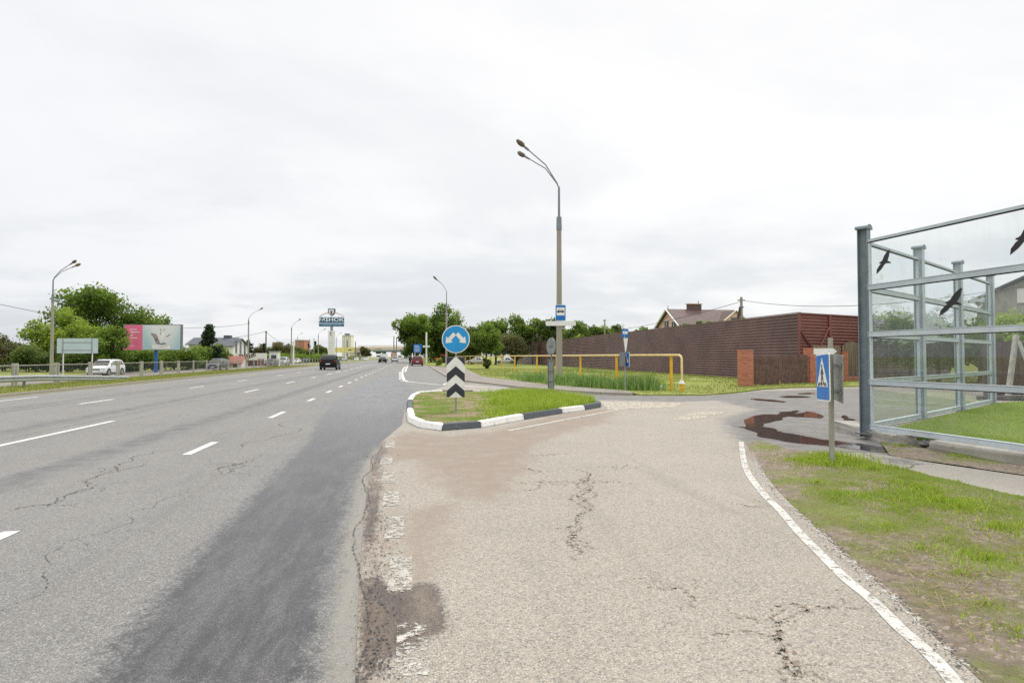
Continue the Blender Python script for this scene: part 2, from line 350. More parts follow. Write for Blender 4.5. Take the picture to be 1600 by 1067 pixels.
# ------------------------------------------------------------------ mesh building
class MB:
    def __init__(s): s.v = []; s.f = []
    def add(s, vs, fs):
        o = len(s.v); s.v += [tuple(v) for v in vs]; s.f += [tuple(i + o for i in f) for f in fs]; return s
    def box(s, c, d, rz=0, rx=0, ry=0, taper=1.0):
        x, y, z = d[0] / 2, d[1] / 2, d[2] / 2
        vs = [(-x, -y, -z), (x, -y, -z), (x, y, -z), (-x, y, -z)] + [(-x * taper, -y * taper, z), (x * taper, -y * taper, z), (x * taper, y * taper, z), (-x * taper, y * taper, z)]
        m = Matrix.Rotation(rz, 3, 'Z') @ Matrix.Rotation(ry, 3, 'Y') @ Matrix.Rotation(rx, 3, 'X')
        vs = [Vector(c) + m @ Vector(v) for v in vs]
        return s.add(vs, [(0, 3, 2, 1), (4, 5, 6, 7), (0, 1, 5, 4), (1, 2, 6, 5), (2, 3, 7, 6), (3, 0, 4, 7)])
    def bevbox(s, c, d, bv=.02, rz=0):
        bm = bmesh.new(); bmesh.ops.create_cube(bm, size=1)
        for v in bm.verts: v.co = Vector((v.co.x * d[0], v.co.y * d[1], v.co.z * d[2]))
        bmesh.ops.bevel(bm, geom=list(bm.edges), offset=bv, segments=2, affect='EDGES')
        m = Matrix.Rotation(rz, 3, 'Z'); bm.verts.index_update()
        s.add([Vector(c) + m @ v.co for v in bm.verts], [[v.index for v in f.verts] for f in bm.faces]); bm.free(); return s
    def tube(s, pts, rad, n=8, cap=True):
        pts = [Vector(p) for p in pts]
        if not hasattr(rad, '__len__'): rad = [rad] * len(pts)
        o = len(s.v); u = None
        for i, p in enumerate(pts):
            d = (pts[min(i + 1, len(pts) - 1)] - pts[max(i - 1, 0)]).normalized()
            if u is None: u = d.orthogonal().normalized()
            u = (u - d * u.dot(d)).normalized(); w = d.cross(u)
            for k in range(n):
                a = 2 * PI * k / n; s.v.append(tuple(p + (u * math.cos(a) + w * math.sin(a)) * rad[i]))
        for i in range(len(pts) - 1):
            for k in range(n):
                k2 = (k + 1) % n; s.f.append((o + i * n + k, o + i * n + k2, o + (i + 1) * n + k2, o + (i + 1) * n + k))
        if cap:
            s.f.append(tuple(o + k for k in range(n))[::-1]); s.f.append(tuple(o + (len(pts) - 1) * n + k for k in range(n)))
        return s
    def sphere(s, c, r, seg=12, rings=8):
        if not hasattr(r, '__len__'): r = (r, r, r)
        o = len(s.v)
        for i in range(rings + 1):
            t = PI * i / rings
            for k in range(seg):
                a = 2 * PI * k / seg
                s.v.append((c[0] + r[0] * math.sin(t) * math.cos(a), c[1] + r[1] * math.sin(t) * math.sin(a), c[2] + r[2] * math.cos(t)))
        for i in range(rings):
            for k in range(seg):
                k2 = (k + 1) % seg; s.f.append((o + i * seg + k, o + (i + 1) * seg + k, o + (i + 1) * seg + k2, o + i * seg + k2))
        return s
    def plate(s, poly, y0, y1):
        """polygon in x,z extruded from y0 (front) to y1"""
        n = len(poly); o = len(s.v)
        s.v += [(p[0], y0, p[1]) for p in poly] + [(p[0], y1, p[1]) for p in poly]
        s.f.append(tuple(o + i for i in range(n))); s.f.append(tuple(o + n + i for i in range(n))[::-1])
        for i in range(n):
            j = (i + 1) % n; s.f.append((o + i, o + n + i, o + n + j, o + j))
        return s
    def slab(s, poly, z0, z1):
        n = len(poly); o = len(s.v)
        s.v += [(p[0], p[1], z0) for p in poly] + [(p[0], p[1], z1) for p in poly]
        s.f.append(tuple(o + i for i in range(n))[::-1]); s.f.append(tuple(o + n + i for i in range(n)))
        for i in range(n):
            j = (i + 1) % n; s.f.append((o + i, o + j, o + n + j, o + n + i))
        return s
    def ribbon(s, pts, w, z):
        """flat strip of width w (number or list) along plan points"""
        P = [Vector((p[0], p[1])) for p in pts]; o = len(s.v)
        for i, p in enumerate(P):
            d = (P[min(i + 1, len(P) - 1)] - P[max(i - 1, 0)]).normalized(); q = Vector((-d.y, d.x))
            ww = (w[i] if hasattr(w, '__len__') else w) / 2
            s.v += [(p.x + q.x * ww, p.y + q.y * ww, z), (p.x - q.x * ww, p.y - q.y * ww, z)]
        for i in range(len(P) - 1):
            s.f.append((o + 2 * i, o + 2 * i + 1, o + 2 * i + 3, o + 2 * i + 2))
        return s
    def build(s, name, mat, parent=None, smooth=False, label=None, loc=None):
        me = bpy.data.meshes.new(name); me.from_pydata(s.v, [], s.f)
        bm = bmesh.new(); bm.from_mesh(me); bmesh.ops.recalc_face_normals(bm, faces=bm.faces); bm.to_mesh(me); bm.free()
        me.materials.append(M[mat] if isinstance(mat, str) else mat)
        if smooth:
            me.shade_smooth()
            try: me.set_sharp_from_angle(angle=R(38))
            except Exception: pass
        o = bpy.data.objects.new(name, me); COL.objects.link(o)
        if parent: o.parent = parent
        if label: o['label'] = label
        if loc: o.location = loc
        return o
def thing(name, label, cat, loc=(0, 0, 0), rz=0, group=None):
    o = bpy.data.objects.new(name, None); COL.objects.link(o); o.empty_display_size = .3
    o.location = loc; o.rotation_euler = (0, 0, rz); o['label'] = label; o['category'] = cat
    if group: o['group'] = group
    return o
def tag(o, label=None, cat=None, group=None, kind=None):
    if label: o['label'] = label
    if cat: o['category'] = cat
    if group: o['group'] = group
    if kind: o['kind'] = kind
    return o
def dup(root, loc, rz, label, group=None):
    r = root.copy(); COL.objects.link(r); r.location = loc; r.rotation_euler = (0, 0, rz); r['label'] = label
    if group: r['group'] = group
    for ch in list(root.children):
        c = ch.copy(); COL.objects.link(c); c.parent = r
        for g in list(ch.children):
            d = g.copy(); COL.objects.link(d); d.parent = c
    return r
def raw_mesh(name, V, Fq, mat, shade=None, smooth=False):
    """V (n,3), Fq (m,k) with constant k"""
    me = bpy.data.meshes.new(name); n, k = Fq.shape
    me.vertices.add(len(V)); me.vertices.foreach_set('co', V.astype(np.float32).ravel())
    me.loops.add(n * k); me.loops.foreach_set('vertex_index', Fq.astype(np.int32).ravel())
    me.polygons.add(n); me.polygons.foreach_set('loop_start', np.arange(0, n * k, k, dtype=np.int32))
    me.update(calc_edges=True); me.validate()
    me.materials.append(M[mat] if isinstance(mat, str) else mat)
    if shade is not None:
        a = me.attributes.new('shade', 'FLOAT', 'FACE'); a.data.foreach_set('value', shade.astype(np.float32))
    o = bpy.data.objects.new(name, me); COL.objects.link(o)
    return o

def sd_poly(poly, x, y):
    """signed distance, positive inside"""
    P = np.array(poly); d = np.full(x.shape, 1e9); ins = np.zeros(x.shape, bool)
    n = len(P)
    for i in range(n):
        a = P[i]; b = P[(i + 1) % n]; e = b - a; L = max((e ** 2).sum(), 1e-9)
        t = np.clip(((x - a[0]) * e[0] + (y - a[1]) * e[1]) / L, 0, 1)
        d = np.minimum(d, np.hypot(x - a[0] - t * e[0], y - a[1] - t * e[1]))
        c = ((a[1] > y) != (b[1] > y))
        with np.errstate(divide='ignore', invalid='ignore'):
            xi = (b[0] - a[0]) * (y - a[1]) / (b[1] - a[1]) + a[0]
        ins ^= c & (x < xi)
    return np.where(ins, d, -d)
def sheet(name, poly, z, mat, regions, xs, ys, zf=None):
    bm = bmesh.new(); vs = [bm.verts.new((p[0], p[1], z)) for p in poly]; bm.faces.new(vs)
    for x in xs:
        bmesh.ops.bisect_plane(bm, geom=bm.verts[:] + bm.edges[:] + bm.faces[:], plane_co=(x, 0, 0), plane_no=(1, 0, 0))
    for y in ys:
        bmesh.ops.bisect_plane(bm, geom=bm.verts[:] + bm.edges[:] + bm.faces[:], plane_co=(0, y, 0), plane_no=(0, 1, 0))
    bmesh.ops.recalc_face_normals(bm, faces=bm.faces)
    me = bpy.data.meshes.new(name); bm.to_mesh(me); bm.free()
    if me.polygons[0].normal.z < 0: me.flip_normals()
    nv = len(me.vertices); co = np.empty(nv * 3, np.float32); me.vertices.foreach_get('co', co); co = co.reshape(-1, 3)
    if zf is not None:
        co[:, 2] = zf(co[:, 0], co[:, 1]); me.vertices.foreach_set('co', co.ravel())
    for att in ('wet', 'sand', 'pale', 'dark'):
        val = np.full(nv, -5.0)
        for pl in regions.get(att, []): val = np.maximum(val, sd_poly(pl, co[:, 0], co[:, 1]))
        a = me.attributes.new(att, 'FLOAT', 'POINT'); a.data.foreach_set('value', val.astype(np.float32))
    me.materials.append(M[mat]); o = bpy.data.objects.new(name, me); COL.objects.link(o)
    return o
def GP(pts, z=0.0): return [G(px, py, z) for px, py in pts]
def inset(poly, d):
    P = [Vector(p) for p in poly]; n = len(P); out = []
    area = sum(P[i].x * P[(i + 1) % n].y - P[(i + 1) % n].x * P[i].y for i in range(n)); sg = 1 if area > 0 else -1
    for i in range(n):
        a, b, c = P[i - 1], P[i], P[(i + 1) % n]
        n1 = Vector((-(b - a).y, (b - a).x)).normalized() * sg; n2 = Vector((-(c - b).y, (c - b).x)).normalized() * sg
        m = (n1 + n2); m = m.normalized() / max(.5, m.normalized().dot(n1)); out.append(b + m * d)
    return out
def zp(pts, ox, oy, s): return [(ox + a / s, oy + b / s) for a, b in pts]
# ------------------------------------------------------------------ ground, roads
def frange(a, b, s):
    o = []
    while a < b: o.append(a); a += s(a) if callable(s) else s
    return o
def hz(x):
    X = [-4000, -33, -31.9, -24.3, -22.2, -15.86, -15.6, 4000]; Zs = [-.36, -.34, -.36, -.36, -.1, .1, -.04, -.04]
    return float(np.interp(x, X, Zs))
gx = [-3000, -900, -300, -120, -60, -33, -31.9, -24.3, -23, -22.2, -20, -18, -15.86, -15.6, 0, 12, 40, 120, 400, 1200, 3000]
gy = [-60, -10] + list(range(0, 200, 20)) + [260, 400, 700, 1500, 4500]
mb = MB(); mb.v = [(x, y, hz(x)) for y in gy for x in gx]
nx = len(gx); mb.f = [(j * nx + i, j * nx + i + 1, (j + 1) * nx + i + 1, (j + 1) * nx + i) for j in range(len(gy) - 1) for i in range(nx - 1)]
tag(mb.build('ground', 'ground_grass'), kind='structure')

SEAM = [(555, 1067), (562, 900), (570, 800), (580, 720), (597, 690), (628, 664), (634, 630), (650, 617)]
seamW = GP(SEAM)
kerbR = GP([(697, 588), (670.6, 572)])
main_poly = [(-15.7, -5), (-.25, -5)] + seamW + [G(696, 603)] + kerbR + [(2.6, 118), (1.0, 135), (1.0, 700), (-15.7, 700)]
WET = GP([(120, 1090), (205, 975), (280, 890), (370, 800), (430, 735), (480, 690), (497, 655), (520, 630), (560, 604), (592, 590), (615, 585), (626, 592),
          (640, 604), (652, 613), (640, 640), (634, 662), (596, 697), (565, 730), (545, 800), (525, 900), (508, 1000), (495, 1090)])
PALE = GP([(508, 1100), (520, 960), (538, 850), (556, 755), (585, 690), (590, 700), (578, 740), (568, 810), (561, 900), (552, 1100)])
DARKM = GP([(150, 1090), (205, 975), (280, 890), (370, 800), (430, 735), (480, 690), (500, 680), (470, 740), (420, 810), (380, 900), (330, 1000), (300, 1090)])
TRK = [[(x - .25, 6), (x + .3, 6), (x + .35, 90), (x - .3, 90)] for x in (-5.0, -8.4, -12.2)]
ysm = frange(0.5, 60, lambda a: .12 + .012 * a) + frange(60, 200, 6)
xsm = frange(-15.5, -4, .5) + frange(-4, 4, .1)
sh = sheet('main_road', main_poly, 0.0, 'asphalt_main', {'wet': [WET], 'pale': [PALE], 'dark': TRK}, xsm, ysm)
tag(sh, kind='structure')

junc = [(697, 588), (728, 596.6), (770, 601.5), (823.7, 608), (860, 611), (940, 616.4), (985, 617.8), (1100, 618.5), (1150, 614.5), (1192, 609), (1237, 606.5), (1347, 604.5), (1800, 604)]
right_edge = [(1165, 692), (1186, 728), (1211, 762), (1251, 803), (1306, 853), (1351, 893), (1407, 943), (1468, 1003), (1535, 1067)]
slip_poly = [(-.25, -5)] + seamW + [G(696, 603)] + GP(junc) + [(40, 12), (22, 6), G(1800, 770), G(1600, 740), G(1400, 735), G(1300, 735), G(1215, 735)] + GP(right_edge[2:]) + [(3.4, -5)]
SAND = [GP([(585, 700), (640, 674), (700, 682), (760, 676), (880, 646), (965, 637), (940, 662), (870, 680), (830, 700), (815, 740), (770, 785), (705, 775), (668, 740), (655, 718), (600, 722)]),
        GP([(640, 800), (700, 790), (690, 860), (650, 900), (635, 880)]), GP([(572, 720), (592, 730), (590, 820), (585, 900), (600, 1000), (560, 1090), (560, 900)]),
        GP([(1150, 700), (1300, 715), (1300, 735), (1200, 735)])]
WETS = [[tuple(p) for p in inset(GP(zp([(135, 340), (195, 290), (250, 268), (420, 258), (560, 228), (690, 245), (730, 262), (725, 285), (560, 275), (450, 280), (330, 320), (400, 355), (600, 405), (830, 440), (1100, 485), (1200, 520), (1000, 500), (700, 468), (480, 445), (290, 410), (220, 365)], 1120, 590, 4.444)), -.16)],
        GP([(556, 1095), (563, 900), (571, 800), (581, 720), (598, 688), (608, 690), (597, 730), (592, 800), (590, 900), (590, 1095)]),
        GP([(565, 880), (595, 900), (618, 925), (650, 912), (688, 912), (696, 950), (702, 985), (665, 1005), (622, 1025), (598, 1050), (575, 1090), (556, 1090), (562, 940)]),
        GP([(570, 760), (588, 770), (584, 830), (570, 860)])]
DARKS = [GP([(735, 600), (860, 616), (930, 625), (1060, 628), (1150, 625), (1200, 612), (1192, 609), (1150, 614.5), (1100, 618.5), (985, 617.8), (940, 616.4), (860, 611), (823.7, 608), (770, 601.5), (728, 596.6), (697, 588), (696, 603)]),
         GP([(1128, 655), (1150, 688), (1200, 705), (1300, 716), (1420, 726), (1600, 745), (1700, 650), (1345, 606), (1200, 611), (1150, 618), (1120, 626), (1180, 640)])]
sh = sheet('slip_road', slip_poly, 0.004, 'asphalt_slip', {'wet': WETS, 'sand': SAND, 'dark': DARKS},
           frange(-4, 12, .14) + frange(12, 40, 1), frange(.5, 14, .1) + frange(14, 45, .3))
tag(sh, kind='structure')

# footpath, verges
foot = GP([(1303, 711), (1335, 708), (1363, 709), (1390, 713), (1450, 723), (1600, 745), (1800, 780), (1800, 826), (1600, 779.5), (1500, 757), (1424, 740), (1350, 722)])
tag(sheet('footpath', foot, .014, 'asphalt_path', {'wet': [GP([(1375, 716), (1420, 718), (1440, 726), (1400, 728)])]}, frange(4, 12, .2), frange(2, 12, .2)), kind='structure')
def vz(x, y):
    base = vz0(x, y)
    dl = -sd_poly([tuple(p) for p in GP([(900, 600)] + right_edge + [(900, 1067)])], np.asarray(x, float), np.asarray(y, float))
    return (.006 + np.clip(dl / .35, 0, 1) * base).astype(np.float32)
def vz0(x, y):
    return np.array([.03 + .035 * mnoise.noise(Vector((a * .9, b * .9, 0))) + .012 * mnoise.noise(Vector((a * 4, b * 4, 3))) for a, b in zip(x, y)], np.float32)
verge1 = GP(right_edge) + [(4.6, -3), (16, -3), (16, 2)] + GP([(1800, 826), (1600, 779.5), (1424, 740), (1350, 722), (1300, 711), (1240, 706), (1195, 694)])
o = sheet('verge', verge1, 0, 'verge_soil', {}, frange(2, 12, .15), frange(-2, 12, .15), zf=vz); tag(o, kind='structure')
verge2 = GP([(1375, 692), (1450, 703), (1600, 727), (1800, 756), (1800, 780), (1600, 745), (1450, 723), (1390, 713)])
o = sheet('verge_strip', verge2, 0, 'verge_soil', {}, frange(4, 14, .2), frange(2, 12, .2), zf=lambda x, y: vz(x, y) * .5 + .012); tag(o, kind='structure')

pave_low = [(670.6, 572), (697, 588), (728, 596.6), (770, 601.5), (823.7, 608), (860, 611), (940, 616.4), (987, 618)]
pave_up = [(990, 616), (972, 613), (855.6, 603.8), (760, 591), (751, 589), (728, 577), (690, 574)]
pvl = GP(pave_low); pvu = GP(pave_up)
tag(MB().slab(pvl + pvu, -.03, .10).build('pavement', 'asphalt_path'), kind='structure')
kb = MB()
for a, b in zip(pvl[:-1], pvl[1:]):
    a = Vector(a); b = Vector(b); d = b - a; q = Vector((-d.y, d.x)).normalized() * .08
    kb.slab([a - q * 1.2, b - q * 1.2, b + q * .6, a + q * .6], -.03, .115)
tag(kb.build('pavement_kerb', 'kerb_plain'), kind='structure')
gv = GP([(728, 577), (751, 589), (760, 591), (855.6, 603.8), (972, 613), (990, 616), (1003, 618.2), (1100, 618.2), (1150, 614), (1192, 608.5), (1237, 606), (1347, 604), (1800, 603.5)])
tag(MB().slab(gv + [(70, 40), (70, 260), (4, 260), (2.6, 150), (3.4, 118)], -.03, .05).build('grass_verge', 'ground_grass'), kind='structure')
tag(MB().slab([(-15.86, -5), (-15.7, -5), (-15.7, 700), (-15.86, 700)], -.05, .13).build('median_kerb', 'kerb_plain'), kind='structure')
tag(MB().slab([(-31.8, -5), (-24.4, -5), (-24.4, 700), (-31.8, 700)], -.4, -.3).build('far_carriageway', 'asphalt_main'), kind='structure')
tag(MB().slab([(-32.0, -5), (-31.8, -5), (-31.8, 700), (-32.0, 700)], -.4, -.2).build('far_kerb', 'kerb_plain'), kind='structure')

# lawn inside the transparent barrier
PB = [C(1352, 11.69), C(1438, 13.8), C(1499, 16.0), C(1549, 18.4)]
d01 = Vector(PB[3]) - Vector(PB[0]); dirb = d01.normalized()
inw = Vector((dirb.y, -dirb.x))
lawn = [tuple(Vector(PB[0]) + inw * .25 + dirb * .5), tuple(Vector(PB[3]) + inw * .12), tuple(Vector(PB[3]) + Vector((6, 1.2))), (22, 9), (22, 3), (8.95, 3)]
tag(MB().slab(lawn, -.03, .2).build('lawn', 'lawn_soil'), kind='structure')

# puddles
def frac(pts, it=2, amp=.12, closed=True, seed=1):
    rnd = random.Random(seed); P = [Vector((p[0], p[1])) for p in pts]
    for _ in range(it):
        Q = []; n = len(P)
        for i in range(n if closed else n - 1):
            a, b = P[i], P[(i + 1) % n]; d = b - a
            Q += [a, (a + b) / 2 + Vector((-d.y, d.x)) * rnd.uniform(-amp, amp)]
        if not closed: Q.append(P[-1])
        P = Q
    return [(p.x, p.y) for p in P]
pud = zp([(135, 340), (200, 345), (195, 290), (250, 268), (330, 255), (420, 258), (430, 240), (560, 228), (530, 250), (600, 245), (620, 235), (690, 245), (730, 262), (725, 285), (660, 278), (560, 275), (500, 270), (450, 280), (430, 300), (330, 320), (310, 340), (400, 355), (470, 385), (600, 405), (720, 430), (830, 440), (1000, 460), (1100, 485), (1200, 520), (1140, 522), (1000, 500), (830, 480), (700, 468), (600, 460), (480, 445), (380, 425), (290, 410), (280, 395), (220, 365)], 1120, 590, 4.444)
puds = [pud, zp([(230, 145), (300, 148), (400, 155), (490, 168), (470, 174), (380, 167), (270, 158)], 1120, 590, 4.444),
        zp([(430, 132), (500, 126), (600, 128), (660, 137), (580, 141), (480, 141)], 1120, 590, 4.444),
        zp([(875, 262), (900, 265), (905, 280), (965, 292), (950, 300), (880, 295)], 1120, 590, 4.444),
        zp([(560, 110), (640, 104), (700, 110), (640, 117), (570, 116)], 1120, 590, 4.444)]
for i, p in enumerate(puds):
    bm = bmesh.new(); f = frac(GP(p), 2, .09, seed=i + 3)
    bf = bm.faces.new([bm.verts.new((a, b, .009)) for a, b in f]); bf.normal_update(); bmesh.ops.triangulate(bm, faces=bm.faces)
    me = bpy.data.meshes.new('puddle'); bmesh.ops.recalc_face_normals(bm, faces=bm.faces); bm.to_mesh(me); bm.free()
    if me.polygons[0].normal.z < 0: me.flip_normals()
    me.materials.append(M['puddle_water']); o = bpy.data.objects.new('puddle', me); COL.objects.link(o); tag(o, kind='structure')

# cracks and seams
def crack_mat():
    m, nt, b = new_mat('crack'); n = N(nt)
    b.inputs['Base Color'].default_value = (.085, .078, .07, 1); b.inputs['Roughness'].default_value = .95
    n.l.new(n.ramp(n.noise(n.geo(), 22, 6, .8), .47, .56), b.inputs['Alpha']); M['crack'] = m
    m, nt, b = new_mat('crack_brown'); n = N(nt)
    b.inputs['Base Color'].default_value = (.25, .19, .14, 1); b.inputs['Roughness'].default_value = .95
    n.l.new(n.ramp(n.noise(n.geo(), 26, 6, .8), .52, .57), b.inputs['Alpha']); M['crack_brown'] = m
crack_mat()
def cracks(name, lines, z, mat, w, br=2, seed=0):
    rnd = random.Random(seed); mb = MB()
    for li, ln in enumerate(lines):
        P = frac(GP(ln), 3, .22, closed=False, seed=seed + li)
        mb.ribbon(P, [w * rnd.uniform(.3, 1.3) * min(1, min(i, len(P) - 1 - i) / 4 + .2) for i in range(len(P))], z)
        for b in range(br):
            i = rnd.randrange(1, len(P) - 1); a = rnd.uniform(0, 6.28); L = rnd.uniform(.15, .5)
            Q = frac([P[i], (P[i][0] + L * math.cos(a), P[i][1] + L * math.sin(a))], 3, .25, closed=False, seed=b * 7 + i)
            mb.ribbon(Q, w * .4, z)
    tag(mb.build(name, mat), kind='structure')
cracks('road_cracks', [[(0, 957), (70, 893), (184, 823), (245, 784), (298, 762)]], .0015, 'crack', .014, 3, 1)
cracks('road_cracks', [[(13, 799), (39, 793), (70, 788), (101, 775), (144, 755), (188, 736), (193, 723), (241, 704)], [(60, 795), (90, 780), (150, 757)], [(345, 742), (363, 733), (385, 722), (416, 707)], [(350, 730), (370, 728), (385, 722)],
                       [(372, 705), (440, 680), (500, 650)], [(270, 650), (300, 648)], [(160, 740), (230, 722)], [(330, 745), (352, 728), (376, 724)]], .002, 'crack', .03, 4, 2)
tag(MB().ribbon(frac([(-11.5, 8), (-11.45, 60)], 6, .002, False), .07, .0025).ribbon(frac([(-7.75, 8), (-7.7, 60)], 6, .002, False), .03, .0025).build('road_seam', 'crack'), kind='structure')
tag(MB().ribbon(frac(GP([(556, 1090), (562, 900), (570, 800), (580, 720), (596, 692)]), 5, .05, False), .016, .0065).build('road_seam', 'crack'), kind='structure')
z9 = lambda p: zp(p, 560, 600, 2.2855); z11 = lambda p: zp(p, 1100, 600, 2.284)
SC = [z9([(820, 310), (795, 350), (800, 420), (780, 480), (745, 520), (760, 580), (800, 600), (770, 640)]), z9([(800, 330), (785, 400), (790, 470), (770, 540), (755, 560)]),
      z9([(830, 330), (810, 380), (790, 440)]), z9([(600, 348), (690, 350), (780, 356), (860, 350), (1000, 358)]), z9([(800, 298), (900, 296), (1010, 300)]), z9([(600, 300), (620, 310), (700, 312)]),
      z9([(590, 385), (640, 375), (660, 345)]), z9([(610, 260), (740, 246)]),
      z11([(280, 790), (265, 860), (262, 920), (290, 980), (350, 1067)]), z11([(300, 785), (380, 795), (460, 800)]), z11([(262, 850), (330, 850)]), z11([(270, 930), (300, 1000), (320, 1060)]), z11([(130, 432), (180, 440), (235, 446)]), z9([(1080, 705), (1140, 730), (1200, 770)])]
cracks('slip_cracks', SC, .0075, 'crack_brown', .06, 4, 5)
tag(MB().ribbon(frac(GP([(1390, 735), (1425, 728), (1460, 726)]), 4, .15, False), .035, .0165).ribbon(frac(GP([(1340, 722), (1360, 714), (1352, 708)]), 3, .2, False), .03, .0165).build('footpath_cracks', 'crack'), kind='structure')

# ------------------------------------------------------------------ road paint
def paint(name, polys, z, mat):
    mb = MB()
    for p in polys:
        o = len(mb.v); mb.v += [(a, b, z) for a, b in p]; mb.f.append(tuple(range(o, o + len(p))))
    ob = mb.build(name, mat); tag(ob, kind='structure')
    me = ob.data
    return ob
def dash(x, y0, y1, w=.13): return [(x - w / 2, y0), (x + w / 2, y0), (x + w / 2, y1), (x - w / 2, y1)]
def ry(Z, a): return (Z - a * sn) / cs
D = []
for z0, z1 in ((3.4, 5.55), (9.83, 11.3), (15.7, 17.5), (21.6, 23)): D.append(dash(-3.58, ry(z0, -3.6), ry(z1, -3.6), .14))
y = 27.7
while y < 260: D.append(dash(-3.62, y, y + 1.6, .15)); y += 4.75
for z0, z1 in ((10.4, 15.0), (26.9, 29.4), (35.9, 38.5), (45, 47.2)): D.append(dash(-7.25, ry(z0, -7.25), ry(z1, -7.25), .15))
y = 55.
while y < 260: D.append(dash(-7.25, y, y + 4.2, .16)); y += 7.2
for z0, z1 in ((20.3, 22.6), (30.4, 32.6), (39, 41.2)): D.append(dash(-10.95, ry(z0, -11), ry(z1, -11), .15))
y = 53.
while y < 260: D.append(dash(-10.95, y, y + 2.2, .16)); y += 9.2
D.append(dash(-14.5, 4, ry(23.9, -14.4), .15))
for x in (-28.1,):
    y = 10.
    while y < 200: D.append([(a, b) for a, b in dash(x, y, y + 2.5)]); y += 9
far = D[-22:] if False else None
paint('lane_marking', [d for d in D if d[0][0] > -20], .004, 'road_paint')
paint('far_lane_marking', [d for d in D if d[0][0] < -20], -.296, 'road_paint')
def pxribbon(name, pts, w, z, mat, smooth=True):
    P = [Vector(p) for p in GP(pts)]
    if smooth:
        Q = []
        for i in range(len(P) - 1):
            p0 = P[max(i - 1, 0)]; p1 = P[i]; p2 = P[i + 1]; p3 = P[min(i + 2, len(P) - 1)]
            for k in range(6):
                t = k / 6; Q.append(.5 * ((2 * p1) + (p2 - p0) * t + (2 * p0 - 5 * p1 + 4 * p2 - p3) * t * t + (3 * p1 - p0 - 3 * p2 + p3) * t ** 3))
        Q.append(P[-1]); P = Q
    return tag(MB().ribbon(P, w, z).build(name, mat), kind='structure')
pxribbon('edge_line', [(1158, 690), (1165, 731), (1191, 770), (1217, 796), (1249, 833), (1284, 868), (1319, 903), (1363, 939), (1406, 982), (1446, 1017), (1484, 1058), (1530, 1120)], .085, .0085, 'edge_paint')
pxribbon('worn_edge_line', [(1178, 705), (1190, 740), (1212, 770), (1240, 797), (1280, 832), (1325, 874), (1375, 917), (1425, 958), (1490, 1020), (1535, 1067)], .075, .0083, 'line_worn')
pxribbon('island_line', [(794, 673.5), (880, 656.5), (971, 639.4)], .1, .0085, 'edge_paint', False)
ED = [(4.13, 4.85, -.06), (5.35, 6.06, -.13), (6.5, 7.2, -.2), (7.7, 8.4, -.27), (9.0, 9.6, -.34), (10.6, 11.5, -.34)]
paint('worn_dashes', [dash(xx, ry(a, 0), ry(b, 0), .17) for a, b, xx in ED], .0085, 'road_paint_worn')
paint('worn_dashes', [dash(.02, 2.9, 3.7, .17)], .0085, 'line_worn')
pxribbon('bay_line', [(633.5, 572.5), (630, 577), (628.5, 583), (630, 590), (635, 595.5), (668, 599.5), (697, 602), (730, 603.5), (790, 607), (836, 611)], .2, .008, 'road_paint')
pxribbon('bay_line', [(637.5, 571), (635, 576), (633, 581)], .2, .008, 'road_paint', False)
pxribbon('bay_line', [(625.5, 595), (640, 597)], .15, .008, 'road_paint', False)
pxribbon('bay_line', [(690, 602), (700, 598)], .15, .008, 'road_paint', False)
paint('bay_dashes', [GP([(623.5, y0), (627.5, y0), (627.2, y0 + 1.8), (623, y0 + 1.8)]) for y0 in (581.5, 584.5, 587.8, 591)], .008, 'road_paint')
pxribbon('bay_line', [(610, 573.3), (634, 573.3)], .3, .008, 'road_paint_worn', False)
pxribbon('bay_line', [(640, 573.5), (666, 573.5)], .3, .008, 'road_paint_worn', False)
pxribbon('bay_line', [(728, 598.3), (760, 601.5), (796, 606)], .15, .009, 'road_paint_mid', False)
paint('worn_crossing', [GP([(938 + 22 * i, 628.3 + .2 * i), (957 + 22 * i, 628.5 + .2 * i), (968 + 17 * i, 640 - .5 * i), (950 + 17 * i, 640.3 - .5 * i)]) for i in range(6)] +
      [GP([(1050, 657), (1092, 655.5), (1110, 650), (1060, 651)]), GP([(1068, 650), (1120, 648.5), (1135, 643), (1085, 644)])], .0088, 'road_paint_gone')

# ------------------------------------------------------------------ grass (stuff)
def blades(name, pts, h, w, mat, lean=.5, base=None, shade=None):
    n = len(pts); P = np.zeros((n, 3)); P[:, :2] = pts[:, :2]; P[:, 2] = pts[:, 2] if pts.shape[1] > 2 else 0
    hh = h * rng.uniform(.45, 1.25, n); a = rng.uniform(0, 2 * PI, n); ln = rng.normal(0, lean, n) * hh
    d = np.stack([np.cos(a), np.sin(a), 0 * a], 1); b = rng.uniform(0, 2 * PI, n); l = np.stack([np.cos(b), np.sin(b), 0 * b], 1)
    ww = (w * rng.uniform(.6, 1.3, n))[:, None]
    mid = P + l * (ln * .35)[:, None] + np.stack([0 * a, 0 * a, hh * .6], 1)
    tip = P + l * ln[:, None] + np.stack([0 * a, 0 * a, hh], 1)
    V = np.stack([P - d * ww, P + d * ww, mid + d * ww * .7, mid - d * ww * .7, tip], 1).reshape(-1, 3)
    i = np.arange(n)[:, None] * 5
    Fq = np.concatenate([i + np.array([[0, 1, 2]]), i + np.array([[0, 2, 3]]), i + np.array([[3, 2, 4]])], 0)
    s = rng.uniform(.1, 1, n) if shade is None else np.clip(shade + rng.uniform(-.3, .3, n), 0, 1)
    o = raw_mesh(name, V, Fq, mat, np.concatenate([s, s, s]))
    return o
